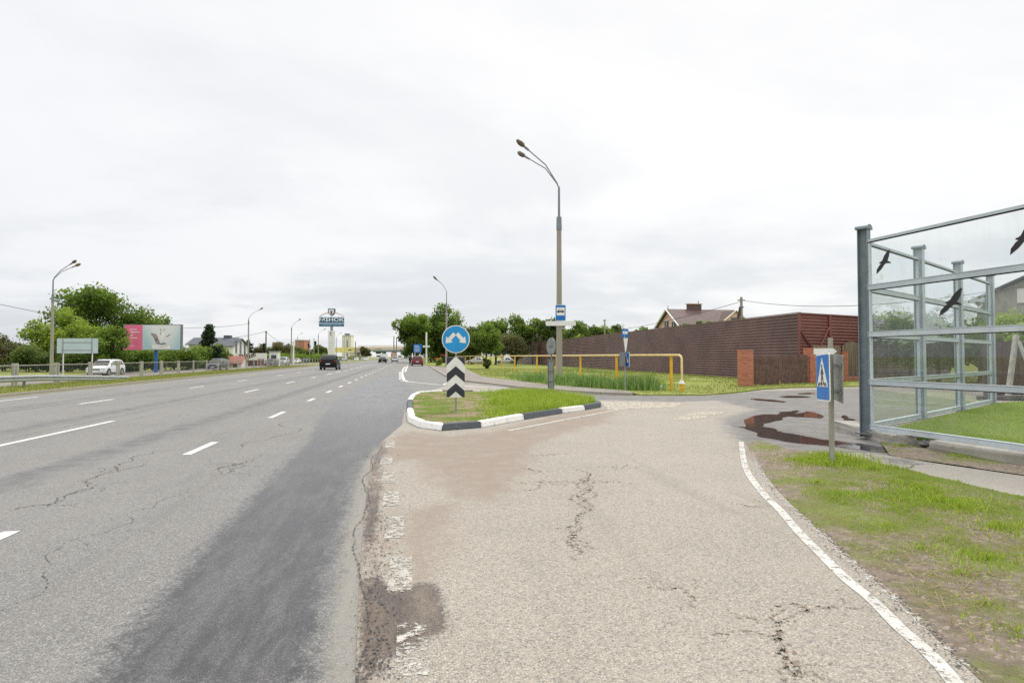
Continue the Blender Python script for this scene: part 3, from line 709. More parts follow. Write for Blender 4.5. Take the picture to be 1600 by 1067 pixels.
def scatter(poly, n):
    P = np.array(poly); lo = P.min(0); hi = P.max(0); out = []
    k = 0
    while k < n:
        q = rng.uniform(lo, hi, (n, 2)); m = sd_poly(poly, q[:, 0], q[:, 1]) > 0
        out.append(q[m]); k += m.sum()
        if m.sum() == 0: break
    return np.concatenate(out)[:n]
def nz(pts, s, seed=0): return np.array([mnoise.fractal(Vector((p[0] * s, p[1] * s, seed)), 1, 2, 4) for p in pts])
# island outline
isl_px = [(650, 617.5), (641, 622), (635.5, 630), (634.5, 645), (637, 660), (654, 668.5), (690, 673.5), (753, 668.5), (820, 656), (880, 646), (915, 641), (938, 637), (940, 634), (925, 629), (900, 624.5), (860, 618), (800, 616), (740, 615), (690, 614.5)]
isl = GP(isl_px); iv = [Vector(p) for p in isl]
cen = sum(iv, Vector((0, 0))) / len(iv)
iin = inset(isl, .2)
ti = thing('traffic_island', 'small triangular traffic island with black and white painted kerb', 'traffic island')
MB().slab([tuple(p) for p in iin], 0, .11).build('island_soil', 'island_soil', ti)
kcol = {}
segs = ['w', 'k', 'w', 'k', 'w', 'w', 'b', 'w', 'w', 'b', 'b', 'b', 'b', 'w', 'w', 'b', 'w', 'w', 'w']
segs = ['w', 'w', 'b', 'w', 'w', 'w', 'b', 'w', 'b', 'w', 'b', 'b', 'b', 'w', 'w', 'b', 'w', 'b', 'w']
for i in range(len(isl)):
    j = (i + 1) % len(isl)
    a, b, c, d = iv[i], iv[j], iin[j], iin[i]
    e = (b - a).normalized() * .012
    bm = bmesh.new()
    lo = [bm.verts.new((p.x, p.y, 0)) for p in (a + e, b - e, c - e, d + e)]
    f = (d - a).normalized() * .035
    hi = [bm.verts.new((p.x, p.y, .15 + random.uniform(-.012, .012))) for p in (a + e + f, b - e + f, c - e - f * .3, d + e - f * .3)]
    bm.faces.new(lo[::-1]); bm.faces.new(hi)
    for k in range(4): bm.faces.new((lo[k], lo[(k + 1) % 4], hi[(k + 1) % 4], hi[k]))
    bmesh.ops.bevel(bm, geom=list(bm.edges), offset=.018, segments=2, affect='EDGES')
    bm.verts.index_update(); mb = MB().add([v.co.copy() for v in bm.verts], [[v.index for v in ff.verts] for ff in bm.faces]); bm.free()
    col = segs[i]
    mb.build('kerb_stone', 'kerb_black' if col == 'b' else 'kerb_white', ti, label='black painted kerb stone' if col == 'b' else 'white painted kerb stone')
def ramp_np(x, a, b): t = np.clip((x - a) / (b - a), 0, 1); return t * t * (3 - 2 * t)
iip = [tuple(p) for p in iin]
pt = scatter(iip, 46000); sx = (pt[:, 0] - isl[2][0]) ; nn = nz(pt, 1.1, 2)
bare = ramp_np(sx + nn * 1.6 - (pt[:, 1] - 13) * .15, 1.1, 3.2)
keep = rng.random(len(pt)) < (.06 + .94 * bare); pt = pt[keep]; bare = bare[keep]
p3 = np.concatenate([pt, np.full((len(pt), 1), .1)], 1)
tag(blades('island_grass', p3, .09 + .19 * bare * np.clip(.75 + .6 * nz(pt, 2.0, 31), .3, 1.4), .006, 'grass', .45), 'short green grass on the small traffic island', 'grass', kind='stuff')
# near verge
pt = scatter(verge1, 420000); pt = pt[(pt[:, 1] > 1.2) & (pt[:, 1] < 11)]
dl = -sd_poly([tuple(p) for p in GP([(900, 600)] + right_edge + [(900, 1067)])], pt[:, 0], pt[:, 1])
dist_top = pt[:, 1]
nn = nz(pt, .9, 5) + .5 * nz(pt, 3.2, 8)
dens = ramp_np(dl * .55 + nn * .6, .2, 1.0)
clump = nz(pt, 1.6, 21)
keep = rng.random(len(pt)) < np.maximum(dens * .9, .05 * (dl > .15)); pt = pt[keep]; nn = nn[keep]; dl = dl[keep]; clump = clump[keep]
zz = vz(pt[:, 0], pt[:, 1])[:, None]
hh = .022 + .05 * ramp_np(nn * .6 + clump, .05, .8)
tag(blades('verge_grass', np.concatenate([pt, zz], 1), hh * .85, .0036, 'grass_dry', .7, shade=ramp_np(nn * .8 + dl * .4, -.2, .75)), 'patchy grass and weeds on the near verge', 'grass', kind='stuff')
# taller tufts: around the sign post and by the path
def tuft(cxy, r, n, h, flat=1.0, z=.03):
    a = rng.uniform(0, 2 * PI, n); q = np.abs(rng.normal(0, r, n)); return np.stack([cxy[0] + q * np.cos(a) * flat, cxy[1] + q * np.sin(a) / flat, np.full(n, z)], 1)
T = []; TH_ = []
for px, py, r, n, h in ((1300, 720, .25, 1100, .13), (1330, 728, .25, 800, .11), (1265, 724, .25, 600, .08), (1365, 738, .2, 400, .09), (1468, 790, .3, 900, .1), (1400, 760, .2, 400, .07), (1500, 800, .3, 500, .09), (1440, 770, .2, 400, .08), (1560, 830, .3, 500, .07), (1290, 730, .3, 500, .08), (1410, 700, .15, 150, .06), (1500, 716, .2, 200, .05), (1395, 798, .2, 250, .06), (1240, 722, .1, 120, .05), (1278, 758, .08, 120, .05), (1440, 865, .12, 170, .05), (1390, 830, .15, 200, .06), (1540, 955, .12, 160, .045), (1540, 880, .25, 350, .06), (1500, 905, .2, 250, .05), (1590, 1000, .2, 250, .05), (1345, 780, .15, 200, .06)):
    t = tuft(G(px, py), r, n, h, 1.2); T.append(t); TH_.append(np.full(n, h))
tag(blades('tall_grass', np.concatenate(T), np.concatenate(TH_) * .9, .004, 'grass', .5), 'taller grass tufts on the near verge', 'grass', kind='stuff')
# lawn
lw = scatter(lawn, 60000); lw = lw[lw[:, 1] > 5]
tag(blades('lawn_grass', np.concatenate([lw, np.full((len(lw), 1), .2)], 1), .035, .006, 'grass', .5), 'mown lawn behind the clear barrier', 'grass', kind='stuff')
# roadside grass and reeds
vg = gv + [(40, 60), (40, 75), (6, 75)]
pg = scatter(vg, 60000); k = nz(pg, .35, 9); pg = pg[k > -.25]; 
tag(blades('roadside_grass', np.concatenate([pg, np.full((len(pg), 1), .04)], 1), .1 + .1 * np.clip(nz(pg, .5, 4), 0, 1), .012, 'grass_road', .5), 'grass beside the yellow pipe', 'grass', kind='stuff')
ms = scatter([(-23.8, 8), (-15.9, 8), (-15.9, 110), (-23.8, 110)], 50000)
tag(blades('median_grass', np.stack([ms[:, 0], ms[:, 1], np.interp(ms[:, 0], [-24.3, -22.2, -15.86], [-.36, -.1, .1])], 1), .1, .012, 'grass_road', .5), 'grass on the median strip', 'grass', kind='stuff')
T = []
for pts_, n, r in (([(836, 597), (850, 599)], 700, .35), ([(885, 603), (900, 604)], 600, .4), ([(912, 606), (960, 609)], 2000, .4), ([(982, 610), (1022, 612)], 2000, .35), ([(800, 590), (835, 597)], 400, .35), ([(865, 600), (885, 603)], 300, .3), ([(870, 580), (960, 585)], 250, .4)):
    a, b = Vector(G(*pts_[0])), Vector(G(*pts_[1]))
    for q in range(n):
        p = a.lerp(b, rng.random()); T.append((p.x + rng.normal(0, r * 1.3), p.y + rng.normal(0, r * 1.6) + .7, .04))
T = np.array(T); hr = np.clip(.5 + .3 * nz(T, .6, 3) + .35 * nz(T, 2.2, 13), .15, 1.1)
tag(blades('reeds', T, hr, .017, 'reed', .25), 'tall reeds growing in the ditch by the yellow pipe', 'reeds', kind='stuff')
# ------------------------------------------------------------------ signs
def circ(r, n=40, cx=0, cz=0): return [(cx + r * math.cos(2 * PI * k / n), cz + r * math.sin(2 * PI * k / n)) for k in range(n)]
def rrect(w, h, r, cx=0, cz=0, n=5):
    o = []
    for sx, sz, a0 in ((1, 1, 0), (-1, 1, 90), (-1, -1, 180), (1, -1, 270)):
        for k in range(n + 1):
            a = R(a0 + 90 * k / n); o.append((cx + sx * (w / 2 - r) + r * math.cos(a), cz + sz * (h / 2 - r) + r * math.sin(a)))
    return o
def sh_(poly, dx=0, dz=0, s=1): return [(x * s + dx, z * s + dz) for x, z in poly]
def zdepth(py, z0=0): return F * (CAMH - z0) / (py - HZ)

# divider sign on the island
x0, y0 = G(712, 643, .11)
t = thing('divider_sign', 'round blue two arrow sign above a black and white chevron plate on the island', 'road sign', (x0, y0, .1), -TH)
MB().tube([(0, .04, -.05), (0, .04, 2.2)], .027, 10).build('post', 'wood_post', t, True)
zc = 1.97
f = MB().plate(circ(.38), -.02, -.005).build('sign_face', 'sign_white', t); f.location.z = zc
MB().plate(circ(.355), -.026, -.021).build('disc', 'blue_round', f)
def arrow(m):
    s = Vector((.0 + .03, .15)); e = Vector((.17, -.005)); d = (e - s).normalized(); q = Vector((-d.y, d.x))
    tip = Vector((.275, -.11))
    P = [s + q * .052, e + q * .052, e + q * .118, tip, e - q * .118, e - q * .052, s - q * .052]
    return [(m * p.x, p.y) for p in P]
for m in (-1, 1): MB().plate(arrow(m), -.031, -.027).build('arrow', 'sign_white', f)
f = MB().plate(rrect(.5, 1.09, .03), -.0, .012).build('chevron_plate', 'sign_white', t); f.location.z = .94
mb = MB()
def chev(z, h, w=.245):  # upward pointing band, apex at z
    return [(0, z), (w, z - .21), (w, z - .21 - h), (0, z - h), (-w, z - .21 - h), (-w, z - .21)]
mb.plate(chev(.30, .23), -.006, -.001)
mb.plate([(0, -.16), (.245, -.37), (.245, -.54), (.18, -.54), (0, -.385), (-.18, -.54), (-.245, -.54), (-.245, -.37)], -.006, -.001)
mb.plate([(.035, .54), (.245, .54), (.245, .325)], -.006, -.001).plate([(-.035, .54), (-.245, .54), (-.245, .325)], -.006, -.001)
mb.build('stripes', 'sign_black', f)
MB().box((0, .03, 1.35), (.12, .02, .04)).build('clamp', 'galv', t); MB().box((0, .03, .6), (.12, .02, .04)).build('clamp', 'galv', t)

# second sign on the island, turned away
Z = zdepth(617, .11); x0, y0 = G(861.5, 617, .11)
t = thing('turned_divider_sign', 'grey back of a round sign over a narrow plate on the island', 'road sign', (x0, y0, .1), R(-64) - TH + PI)
MB().tube([(0, 0, -.05), (0, 0, 2.2)], .027, 8).build('post', 'galv_dark', t, True)
f = MB().plate(circ(.34), .0, .02).build('sign_face', 'sign_back', t); f.location.z = H(541, Z) - .1
MB().plate(circ(.31), -.004, -.001).build('disc', 'blue_round', f)
f = MB().plate(rrect(.46, 1.14, .03), .0, .02).build('chevron_plate', 'sign_back', t); f.location.z = H(585, Z) - .1
for z in (.55, .95, 1.6, 1.9, 1.35): MB().box((0, .035, z), (.3 if z > 1.5 else .4, .03, .04)).build('bracket', 'galv_dark', t)
for x in (-.2, .2): MB().box((x, .03, .85), (.03, .03, 1.1)).build('edge_fold', 'galv_dark', t)

def ped_sign(name_root, root, w, zc, yoff=0):
    f = MB().plate(rrect(w, w, .03), yoff - .012, yoff).build('sign_face', 'sign_white', root); f.location.z = zc
    MB().plate(rrect(w * .955, w * .955, .025), yoff - .016, yoff - .0125).build('blue_field', 'blue_sign', f)
    MB().plate([(-.42 * w, -.22 * w), (.42 * w, -.22 * w), (0, .43 * w)], yoff - .02, yoff - .0165).build('triangle', 'sign_white', f)
    k = w; mb = MB()
    def pl(p): mb.plate([(a * k, b * k) for a, b in p], yoff - .024, yoff - .0205)
    pl(circ(.034, 12, .005, .2))
    pl([(-.035, .155), (.04, .155), (.05, .0), (-.02, .0)])
    pl([(-.02, .02), (.03, .02), (-.07, -.15), (-.115, -.15)])
    pl([(.0, .02), (.05, .02), (.1, -.15), (.06, -.15)])
    pl([(-.03, .15), (-.005, .13), (-.07, .03), (-.09, .05)]); pl([(.03, .15), (.05, .13), (.1, .06), (.08, .04)])
    for x in (-.27, -.15, .15, .25): pl([(x - .03, -.2), (x + .03, -.2), (x * .8 + .02, -.12), (x * .8 - .02, -.12)])
    mb.build('walking_figure', 'sign_black', f)
    return f
# near pedestrian sign
Z = zdepth(722, .03); x0, y0 = G(1300, 722, .03)
t = thing('crossing_sign', 'near blue pedestrian crossing sign on a weathered post in tall verge grass', 'road sign', (x0, y0, .02), -TH)
MB().tube([(0, 0, -.1), (0, 0, 1.86)], [.04, .036], 12).build('post', 'wood_post', t, True)
a = R(-103)
f = MB().plate(rrect(.7, .7, .04), -.012, 0).build('sign_face', 'sign_white', t)
f.location = (-.13, -.04, H(591.5, Z)); f.rotation_euler = (0, R(-2), a)
MB().plate(rrect(.66, .66, .03), -.016, -.0125).build('blue_field', 'blue_sign', f)
w = .7
MB().plate([(-.41 * w, -.2 * w), (.41 * w, -.2 * w), (0, .42 * w)], -.02, -.0165).build('triangle', 'sign_white', f)
mb = MB()
def pl(p, k=.7): mb.plate([(a_ * k, b_ * k) for a_, b_ in p], -.024, -.0205)
pl(circ(.036, 14, .0, .235)); pl([(-.03, .19), (.045, .19), (.06, .02), (-.03, .02)])
pl([(-.03, .04), (.03, .04), (-.07, -.16), (-.12, -.16)]); pl([(.0, .04), (.06, .04), (.13, -.16), (.085, -.16)])
pl([(-.03, .18), (.0, .16), (-.08, .05), (-.105, .07)]); pl([(.04, .18), (.06, .155), (.12, .08), (.1, .06)])
for x in (-.3, -.2, -.02, .2, .3): pl([(x - .03, -.19), (x + .03, -.19), (x * .82 + .02, -.11), (x * .82 - .02, -.11)])
mb.build('walking_figure', 'sign_black', f)
g_ = MB().plate(rrect(.68, .7, .03), -.006, .006).build('rear_sign', 'sign_back', t); g_.location = (.14, .06, H(593, Z)); g_.rotation_euler = (0, R(1.5), R(-108))
for z_ in (-.2, .2): MB().box((0, -.03, z_), (.66, .03, .04)).build('bracket', 'galv_dark', g_)
ar = MB().plate([(-.15, -.045), (.11, -.045), (.16, 0), (.11, .045), (-.15, .045)], -.006, .006).build('pointer_plate', 'sign_white', t)
ar.location = (-.11, -.05, H(551, Z)); ar.rotation_euler = (0, 0, R(-25))

# far crossing sign with small stop sign above
x0, y0 = G(977, 611, .05); Z = zdepth(611, .05)
t = thing('far_crossing_sign', 'small pedestrian crossing sign under a bus stop sign by the reeds', 'road sign', (x0, y0, .04), -TH)
MB().tube([(0, 0, -.05), (0, 0, 2.8)], .025, 8).build('post', 'galv', t, True)
f = ped_sign('', t, .64, H(563, Z)); f.rotation_euler.z = R(-76); f.location.x = .06
bk = MB().plate(rrect(.64, .64, .03), -.006, .006).build('rear_sign', 'galv_dark', t); bk.location = (-.11, .12, H(563, Z)); bk.rotation_euler.z = R(-78)
pp = MB().plate([(-.1, .3), (.1, .3), (.02, -.3), (-.02, -.3)], -.03, -.02).build('paper_notice', 'sign_white', t); pp.location = (.02, -.02, H(540, Z))
f = MB().plate(rrect(.3, .38, .03), -.03, -.02).build('stop_sign', 'blue_sign', t); f.location = (.02, 0, H(522, Z)); f.rotation_euler = (0, R(4), R(-35))
MB().plate(rrect(.24, .12, .01, 0, .03), -.034, -.031).build('white_field', 'sign_white', f)

# ------------------------------------------------------------------ street lamps
def lamp(loc, hc, hs, ht, arms, label, r0=.17, r1=.11, group='street lamps', two=False, dark=False, head=True):
    t = thing('street_lamp', label, 'street lamp', loc, 0, group)
    MB().tube([(0, 0, -.1), (0, 0, hc)], [r0, r1], 14).build('column', 'pole_concrete', t, True)
    MB().tube([(0, 0, hc - .45), (0, 0, hc + .3)], [r1 + .03, r1 + .01], 12).build('collar', 'lamp_grey', t, True)
    MB().tube([(0, 0, hc + .2), (0, 0, hs)], [.075, .06], 10).build('mast', 'lamp_grey', t, True)
    for ang, reach in arms:
        d = Vector((math.cos(ang), math.sin(ang), 0)); q = Vector((-d.y, d.x, 0)) * .05
        k = ht - hs
        p = [Vector((0, 0, hs - .1)) , d * .12 + Vector((0, 0, hs + .2)), d * reach * .42 + Vector((0, 0, hs + k * .62)), d * reach * .95 + Vector((0, 0, ht))]
        MB().tube(p, .035, 8).build('arm', 'lamp_grey', t, True)
        if head:
            u = (p[3] - p[2]).normalized(); m = MB(); c = p[3] + u * .1
            m.tube([c - u * .15, c + u * .1, c + u * .2], [.06, .075, .06], 10)
            hd = m.build('lamp_head', 'lamp_grey', t, True)
            s = MB().tube([c + u * .2, c + u * .3, c + u * .5, c + u * .68, c + u * .76], [.07, .13, .15, .11, .03], 12)
            s.build('lamp_cover', 'lamp_cover', hd, True)
    return t
b = G(874, 600.5); Zp = zdepth(600.5)
lamp((b[0], b[1], 0), H(346, Zp), H(290, Zp), H(238, Zp), [(R(180 - 24 - 9.6), 2.0), (R(180 + 22 - 9.6), 2.05)], 'tall concrete street lamp carrying the bus stop sign, with two lamp heads', .18, .135)
f = thing('bus_stop_sign', 'blue and white bus stop sign with a blank white name board on the lamp column', 'road sign', (b[0] - .2 * sn + .02, b[1] - .2 * cs, 0), -TH)
s1 = MB().plate(rrect(.6, .92, .04), -.03, -.01).build('sign_face', 'sign_white', f); s1.location = (.04, 0, H(489, Zp))
MB().plate(rrect(.56, .88, .03), -.034, -.031).build('blue_field', 'blue_sign', s1)
MB().plate(rrect(.46, .46, .01, 0, .08), -.038, -.035).build('white_field', 'sign_white', s1)
mb = MB(); mb.plate([(-.2, .1), (-.16, .12), (.16, .12), (.2, .09), (.2, .03), (-.2, .03)], -.042, -.039)
for x in (-.13, .13): mb.plate(circ(.035, 10, x, .03), -.042, -.039)
for x in (-.12, -.04, .04, .12): mb.plate([(x - .008, .13), (x + .008, .13), (x + .008, .2), (x - .008, .2)], -.042, -.039)
mb.build('bus_symbol', 'sign_black', s1)
s2 = MB().plate(rrect(1.72, .27, .06), -.03, -.01).build('name_board', 'soft_white', f); s2.location = (.05, 0, H(505.5, Zp))
for y_, w_ in ((505.5, .5), (482, .42), (496, .42)): MB().box((0, .02, H(y_, Zp)), (w_, .06, .055)).build('bracket', 'galv', f)

def lampc(px, Z, hc_py, hs_py, ht_py, arms, label, z0=0, **k):
    x, y = C(px, Z); return lamp((x, y, z0), H(hc_py, Z) - z0, H(hs_py, Z) - z0, H(ht_py, Z) - z0, arms, label, **k)
lampc(697.5, 92, 478, 455, 438, [(R(150), 1.5), (R(200), 1.6)], 'street lamp rising right behind the round blue arrow sign', group='street lamps')
lampc(664.5, 150, 520, 505, 492, [(R(175), 2.2)], 'street lamp beside the white column, in front of the big trees', group='street lamps')
lampc(652, 205, 525, 515, 506, [(R(175), 1.9)], 'farther street lamp in front of the big trees, above the blue direction sign')
lampc(81, 60, 465, 437, 414, [(R(45), 1.7), (R(-25), 2.3)], 'double armed street lamp left of the blank grey board', -.33)
lampc(388, 117, 503, 497, 484, [(R(0), 2.0)], 'street lamp right of the white house, over the median fence', -.33)
lampc(455.2, 150, 514, 511, 501, [(R(0), 1.6)], 'street lamp left of the blue city monument', -.33)
lampc(464.8, 245, 528, 526, 521.7, [(R(0), 1.3)], 'distant street lamp just right of the taller median lamp', -.33)
lampc(497.3, 205, 525, 522, 515.7, [(R(0), 1.7)], 'distant street lamp immediately left of the blue city monument', -.33)
lampc(525.4, 240, 530, 527, 521.2, [(R(0), 1.5)], 'distant street lamp immediately right of the blue city monument', -.33)
def mast(px, Z, top, label, r=.12, mat='pole_concrete', z0=-.2, cat='pole', name='utility_pole', group=None):
    x, y = C(px, Z); t = thing(name, label, cat, (x, y, z0), 0, group)
    MB().tube([(0, 0, 0), (0, 0, H(top, Z) - z0)], [r, r * .7], 8).build('shaft', mat, t, True)
    MB().box((0, 0, H(top, Z) - z0 - .2), (.5, .12, .12)).build('insulator', 'galv_dark', t)
    return t
mast(615.4, 300, 525, 'left one of two thin masts rising over the far bridge', .3, 'galv_dark')
mast(619.5, 300, 527, 'right one of two thin masts rising over the far bridge', .3, 'galv_dark')
mast(555.4, 300, 534, 'thin mast right of the yellow billboard', .3, 'galv_dark')
mast(542.7, 320, 532, 'thin mast in front of the distant tower block', .28, 'galv_dark')
mast(458.6, 150, 533.5, 'short pale post beside the median lamp', .25, 'cream')
mast(483.5, 230, 530, 'pale leaning-stay pole left of the monument', .16)
mast(490.5, 235, 529, 'pale pole between two thin dark trees', .16)
tp = mast(415.5, 125, 517, 'dark wooden utility pole right of the white graffiti wall', .16, 'wood_dark')
x0, y0 = C(1159, 49); t = thing('utility_pole', 'concrete utility pole with a raking strut behind the brown fence', 'pole', (x0, y0, 0), -TH)
MB().tube([(0, 0, 0), (0, 0, H(464, 49))], [.15, .11], 8).build('shaft', 'pole_concrete', t, True)
MB().tube([(-1.3, 0, 0), (-.1, 0, H(481, 49))], .1, 8).build('strut', 'wood_dark', t, True)
MB().box((0, 0, H(469, 49)), (.6, .08, .08)).box((0, 0, H(480, 49)), (.35, .25, .08)).build('crossarm', 'galv_dark', t)
mast(945, 95, 499, 'short concrete pole among the trees behind the brown fence', .14)
def wire(a, b, sag, label, r=.014):
    P = []
    for k in range(17):
        u = k / 16; p = Vector(a).lerp(Vector(b), u); p.z -= sag * 4 * u * (1 - u); P.append(p)
    o = MB().tube(P, r, 5).build('overhead_cable', 'black', None, True); tag(o, label, 'cable')
def P3(px, py, Z): x, y = C(px, Z); return (x, y, H(py, Z))
wire(P3(1159, 469, 49), P3(1660, 436, 26), .8, 'black overhead cable running right from the pole behind the fence', .018)
wire(P3(1159, 471, 49), P3(870, 520, 95), .9, 'black overhead cable dropping left from the strutted pole over the brown roof', .02)
wire(P3(415.5, 518, 125), P3(300, 532, 130), .5, 'overhead cable left of the wooden pole above the white house', .035)
wire(P3(415.5, 518, 125), P3(445, 536, 160), .5, 'overhead cable right of the wooden pole', .035)
wire(P3(-60, 462, 70), P3(388, 506, 117), 2, 'overhead cable crossing the sky above the billboard', .03)
wire(P3(1500, 425, 40), P3(1700, 388, 20), .2, 'black overhead cable seen through the clear barrier', .02)

# ------------------------------------------------------------------ clear noise barrier
nb = thing('noise_barrier', 'transparent noise barrier of clear panels in grey metal frames with black bird stickers', 'barrier', (PB[0][0], PB[0][1], 0))
o0 = Vector(PB[0]); fd = Vector((.29, -3.1)).normalized()
rows = [(Vector(PB[i]), Vector(PB[i + 1])) for i in range(3)] + [(o0, o0 + fd * 3.55), (o0 + fd * 3.55, o0 + fd * 7.1)]
RZ = [.24, 1.10, 2.02, 2.92, 3.83]
posts = [Vector(p) for p in PB] + [o0 + fd * 3.55, o0 + fd * 7.1]
def lc(p, z): return (p.x - o0.x, p.y - o0.y, z)
for i, p in enumerate(posts):
    rzz = math.atan2(dirb.y, dirb.x) if i < 4 else math.atan2(fd.y, fd.x)
    m = Matrix.Rotation(rzz, 3, 'Z'); h = 4.02
    mb = MB()
    for s in (-1, 1): mb.box(Vector(lc(p, h / 2 + .05)) + m @ Vector((0, s * .085, 0)), (.17, .014, h), rzz)
    mb.box(lc(p, h / 2 + .05), (.014, .155, h), rzz); pst = mb.build('post', 'alu_dark' if i == 0 else 'alu', nb)
    mb = MB(); mb.box(lc(p, .12), (.3, .3, .03), rzz); mb.build('base_plate', 'galv_dark', pst)
    for z_ in (1.02, 1.94, 2.84): MB().tube([Vector(lc(p, z_)) + m @ Vector((.04, -.1, 0)), Vector(lc(p, z_)) + m @ Vector((.04, .1, 0))], .012, 8).build('bolt', 'rust', pst)
    # rounded cap
    P = []
    mb = MB()
    for s in (-.115, .115): P.append([Vector(lc(p, h + .05)) + m @ Vector((x_, s, z_)) for x_, z_ in [(.135, 0)] + [(.135 * math.cos(a), .02 + .075 * math.sin(a)) for a in np.linspace(0, PI, 9)] + [(-.135, 0)]])
    n_ = len(P[0]); mb.add(P[0] + P[1], [tuple(range(n_)), tuple(range(n_, 2 * n_))[::-1]] + [(k, (k + 1) % n_, n_ + (k + 1) % n_, n_ + k) for k in range(n_)])
    mb.build('cap', 'alu_dark', pst)
for ri, (a, b_) in enumerate(rows):
    d = (b_ - a); L = d.length; d.normalize(); ang = math.atan2(d.y, d.x); mid = (a + b_) / 2
    nrm = Vector((-d.y, d.x))
    tow = nrm if nrm.dot(-mid) > 0 else -nrm      # towards the road side
    for k, z in enumerate(RZ):
        mb = MB(); hgt = .05 if k == 4 else .085
        mb.box(lc(mid, z), (L - .19, .07, hgt), ang)
        if k < 4: mb.box(Vector(lc(mid, z + .052)), (L - .2, .085, .012), ang)
        rl = mb.build('rail', 'alu_light' if k in (0, 2) else 'alu', nb)
        if k: MB().box(lc(mid, z - hgt / 2 - .009), (L - .2, .05, .012), ang).build('gasket', 'rubber', rl)
    for k in range(4):
        z0, z1 = RZ[k] + .045, RZ[k + 1] - .045
        ea = a + d * .1; eb = b_ - d * .1
        cp_ = MB().add([lc(ea, z0), lc(eb, z0), lc(eb, z1), lc(ea, z1)], [(0, 1, 2, 3)]).build('clear_panel', 'clear_panel', nb)
        for s in (-1, 1):
            e = mid + d * s * (L / 2 - .13); MB().box(lc(e, (z0 + z1) / 2), (.05, .05, z1 - z0 - .005), ang).build('panel_edge', 'alu_light', cp_)
bird = [(70, -120), (60, -60), (38, -5), (65, 22), (58, 30), (20, 18), (5, 28), (-30, 70), (-80, 110), (-70, 60), (-40, 20), (-25, 8), (-38, 0), (-38, -12), (-22, -14), (-8, -25), (15, -70), (45, -105)]
def add_bird(px, py, s=1.0, flip=1, rot=0):
    # front face plane through o0 with direction fd: solve ray intersection
    cp, sp = math.cos(PITCH), math.sin(PITCH); X = (px - CX) / F; U = (CY - py) / F
    fwd = cp - U * sp; up = sp + U * cp; dx = X * cs + fwd * sn; dy = -X * sn + fwd * cs
    nrm = Vector((-fd.y, fd.x)); t_ = nrm.dot(o0) / (nrm.x * dx + nrm.y * dy)
    p = Vector((dx * t_, dy * t_)); z = CAMH + up * t_
    tow = nrm if nrm.dot(p) < 0 else -nrm
    vs = []
    for (u, v) in bird:
        u, v = u * math.cos(rot) - v * math.sin(rot), u * math.sin(rot) + v * math.cos(rot)
        sc = .00195 * s
        q = p + fd * (u * sc * 1.4) + tow * .0085
        vs.append((q.x - o0.x, q.y - o0.y, z - v * sc))
    bm = bmesh.new(); bf = bm.faces.new([bm.verts.new(v) for v in vs]); bf.normal_update(); bmesh.ops.triangulate(bm, faces=bm.faces)
    me = bpy.data.meshes.new('bird_sticker'); bm.to_mesh(me); bm.free(); me.materials.append(M['black'])
    o = bpy.data.objects.new('bird_sticker', me); COL.objects.link(o); o.parent = nb
add_bird(1381, 410, .9, 1, -.12); add_bird(1487, 473, 1.0); add_bird(1599, 372, 1.0, 1, -.1)
# concrete base blocks
def blk(a, b_, w, z1, name, label, mat='concrete', z0=-.02):
    d = (b_ - a).normalized(); q = Vector((-d.y, d.x)) * w / 2
    bm = bmesh.new(); lo = [bm.verts.new((p.x, p.y, z0)) for p in (a + q, b_ + q, b_ - q, a - q)]; hi = [bm.verts.new((p.x, p.y, z1)) for p in (a + q, b_ + q, b_ - q, a - q)]
    bm.faces.new(lo[::-1]); bm.faces.new(hi)
    for k in range(4): bm.faces.new((lo[k], lo[(k + 1) % 4], hi[(k + 1) % 4], hi[k]))
    bmesh.ops.subdivide_edges(bm, edges=bm.edges, cuts=3, use_grid_fill=True)
    bmesh.ops.bevel(bm, geom=[e for e in bm.edges if e.is_boundary], offset=.01, affect='EDGES')
    for v in bm.verts: v.co += Vector((rng.normal(0, .008), rng.normal(0, .008), rng.normal(0, .008)))
    bmesh.ops.recalc_face_normals(bm, faces=bm.faces)
    me = bpy.data.meshes.new(name); bm.to_mesh(me); bm.free(); me.materials.append(M[mat])
    o = bpy.data.objects.new(name, me); COL.objects.link(o); tag(o, label, 'concrete block')
blk(Vector(G(1322, 672)) + fd * .0 - fd * .15, o0 + fd * .95 - Vector((.12, 0)), .42, .2, 'concrete_block', 'grey concrete footing block under the first barrier post')
blk(o0 + fd * 1.55 + Vector((-.08, 0)), o0 + fd * 7 + Vector((-.08, 0)), .36, .2, 'concrete_block', 'long grey concrete footing below the front barrier panels')
blk(o0 + dirb * .6, Vector(PB[3]), .25, .16, 'concrete_block', 'low concrete footing below the receding barrier row')
for i, s in enumerate((.13, .1, .08)):
    p = o0 + fd * (1.1 + .16 * i); mb = MB().sphere((0, 0, 0), (s * 1.2, s, s * .6), 7, 5)
    mb.v = [(a * random.uniform(.8, 1.2), b_ * random.uniform(.8, 1.2), c * random.uniform(.8, 1.2)) for a, b_, c in mb.v]
    tag(mb.build('rubble', 'rock', loc=(p.x, p.y, .05 + .05 * (i % 2))), 'broken dark concrete lump in the gap of the barrier footing', 'rubble', 'rubble in the footing gap')

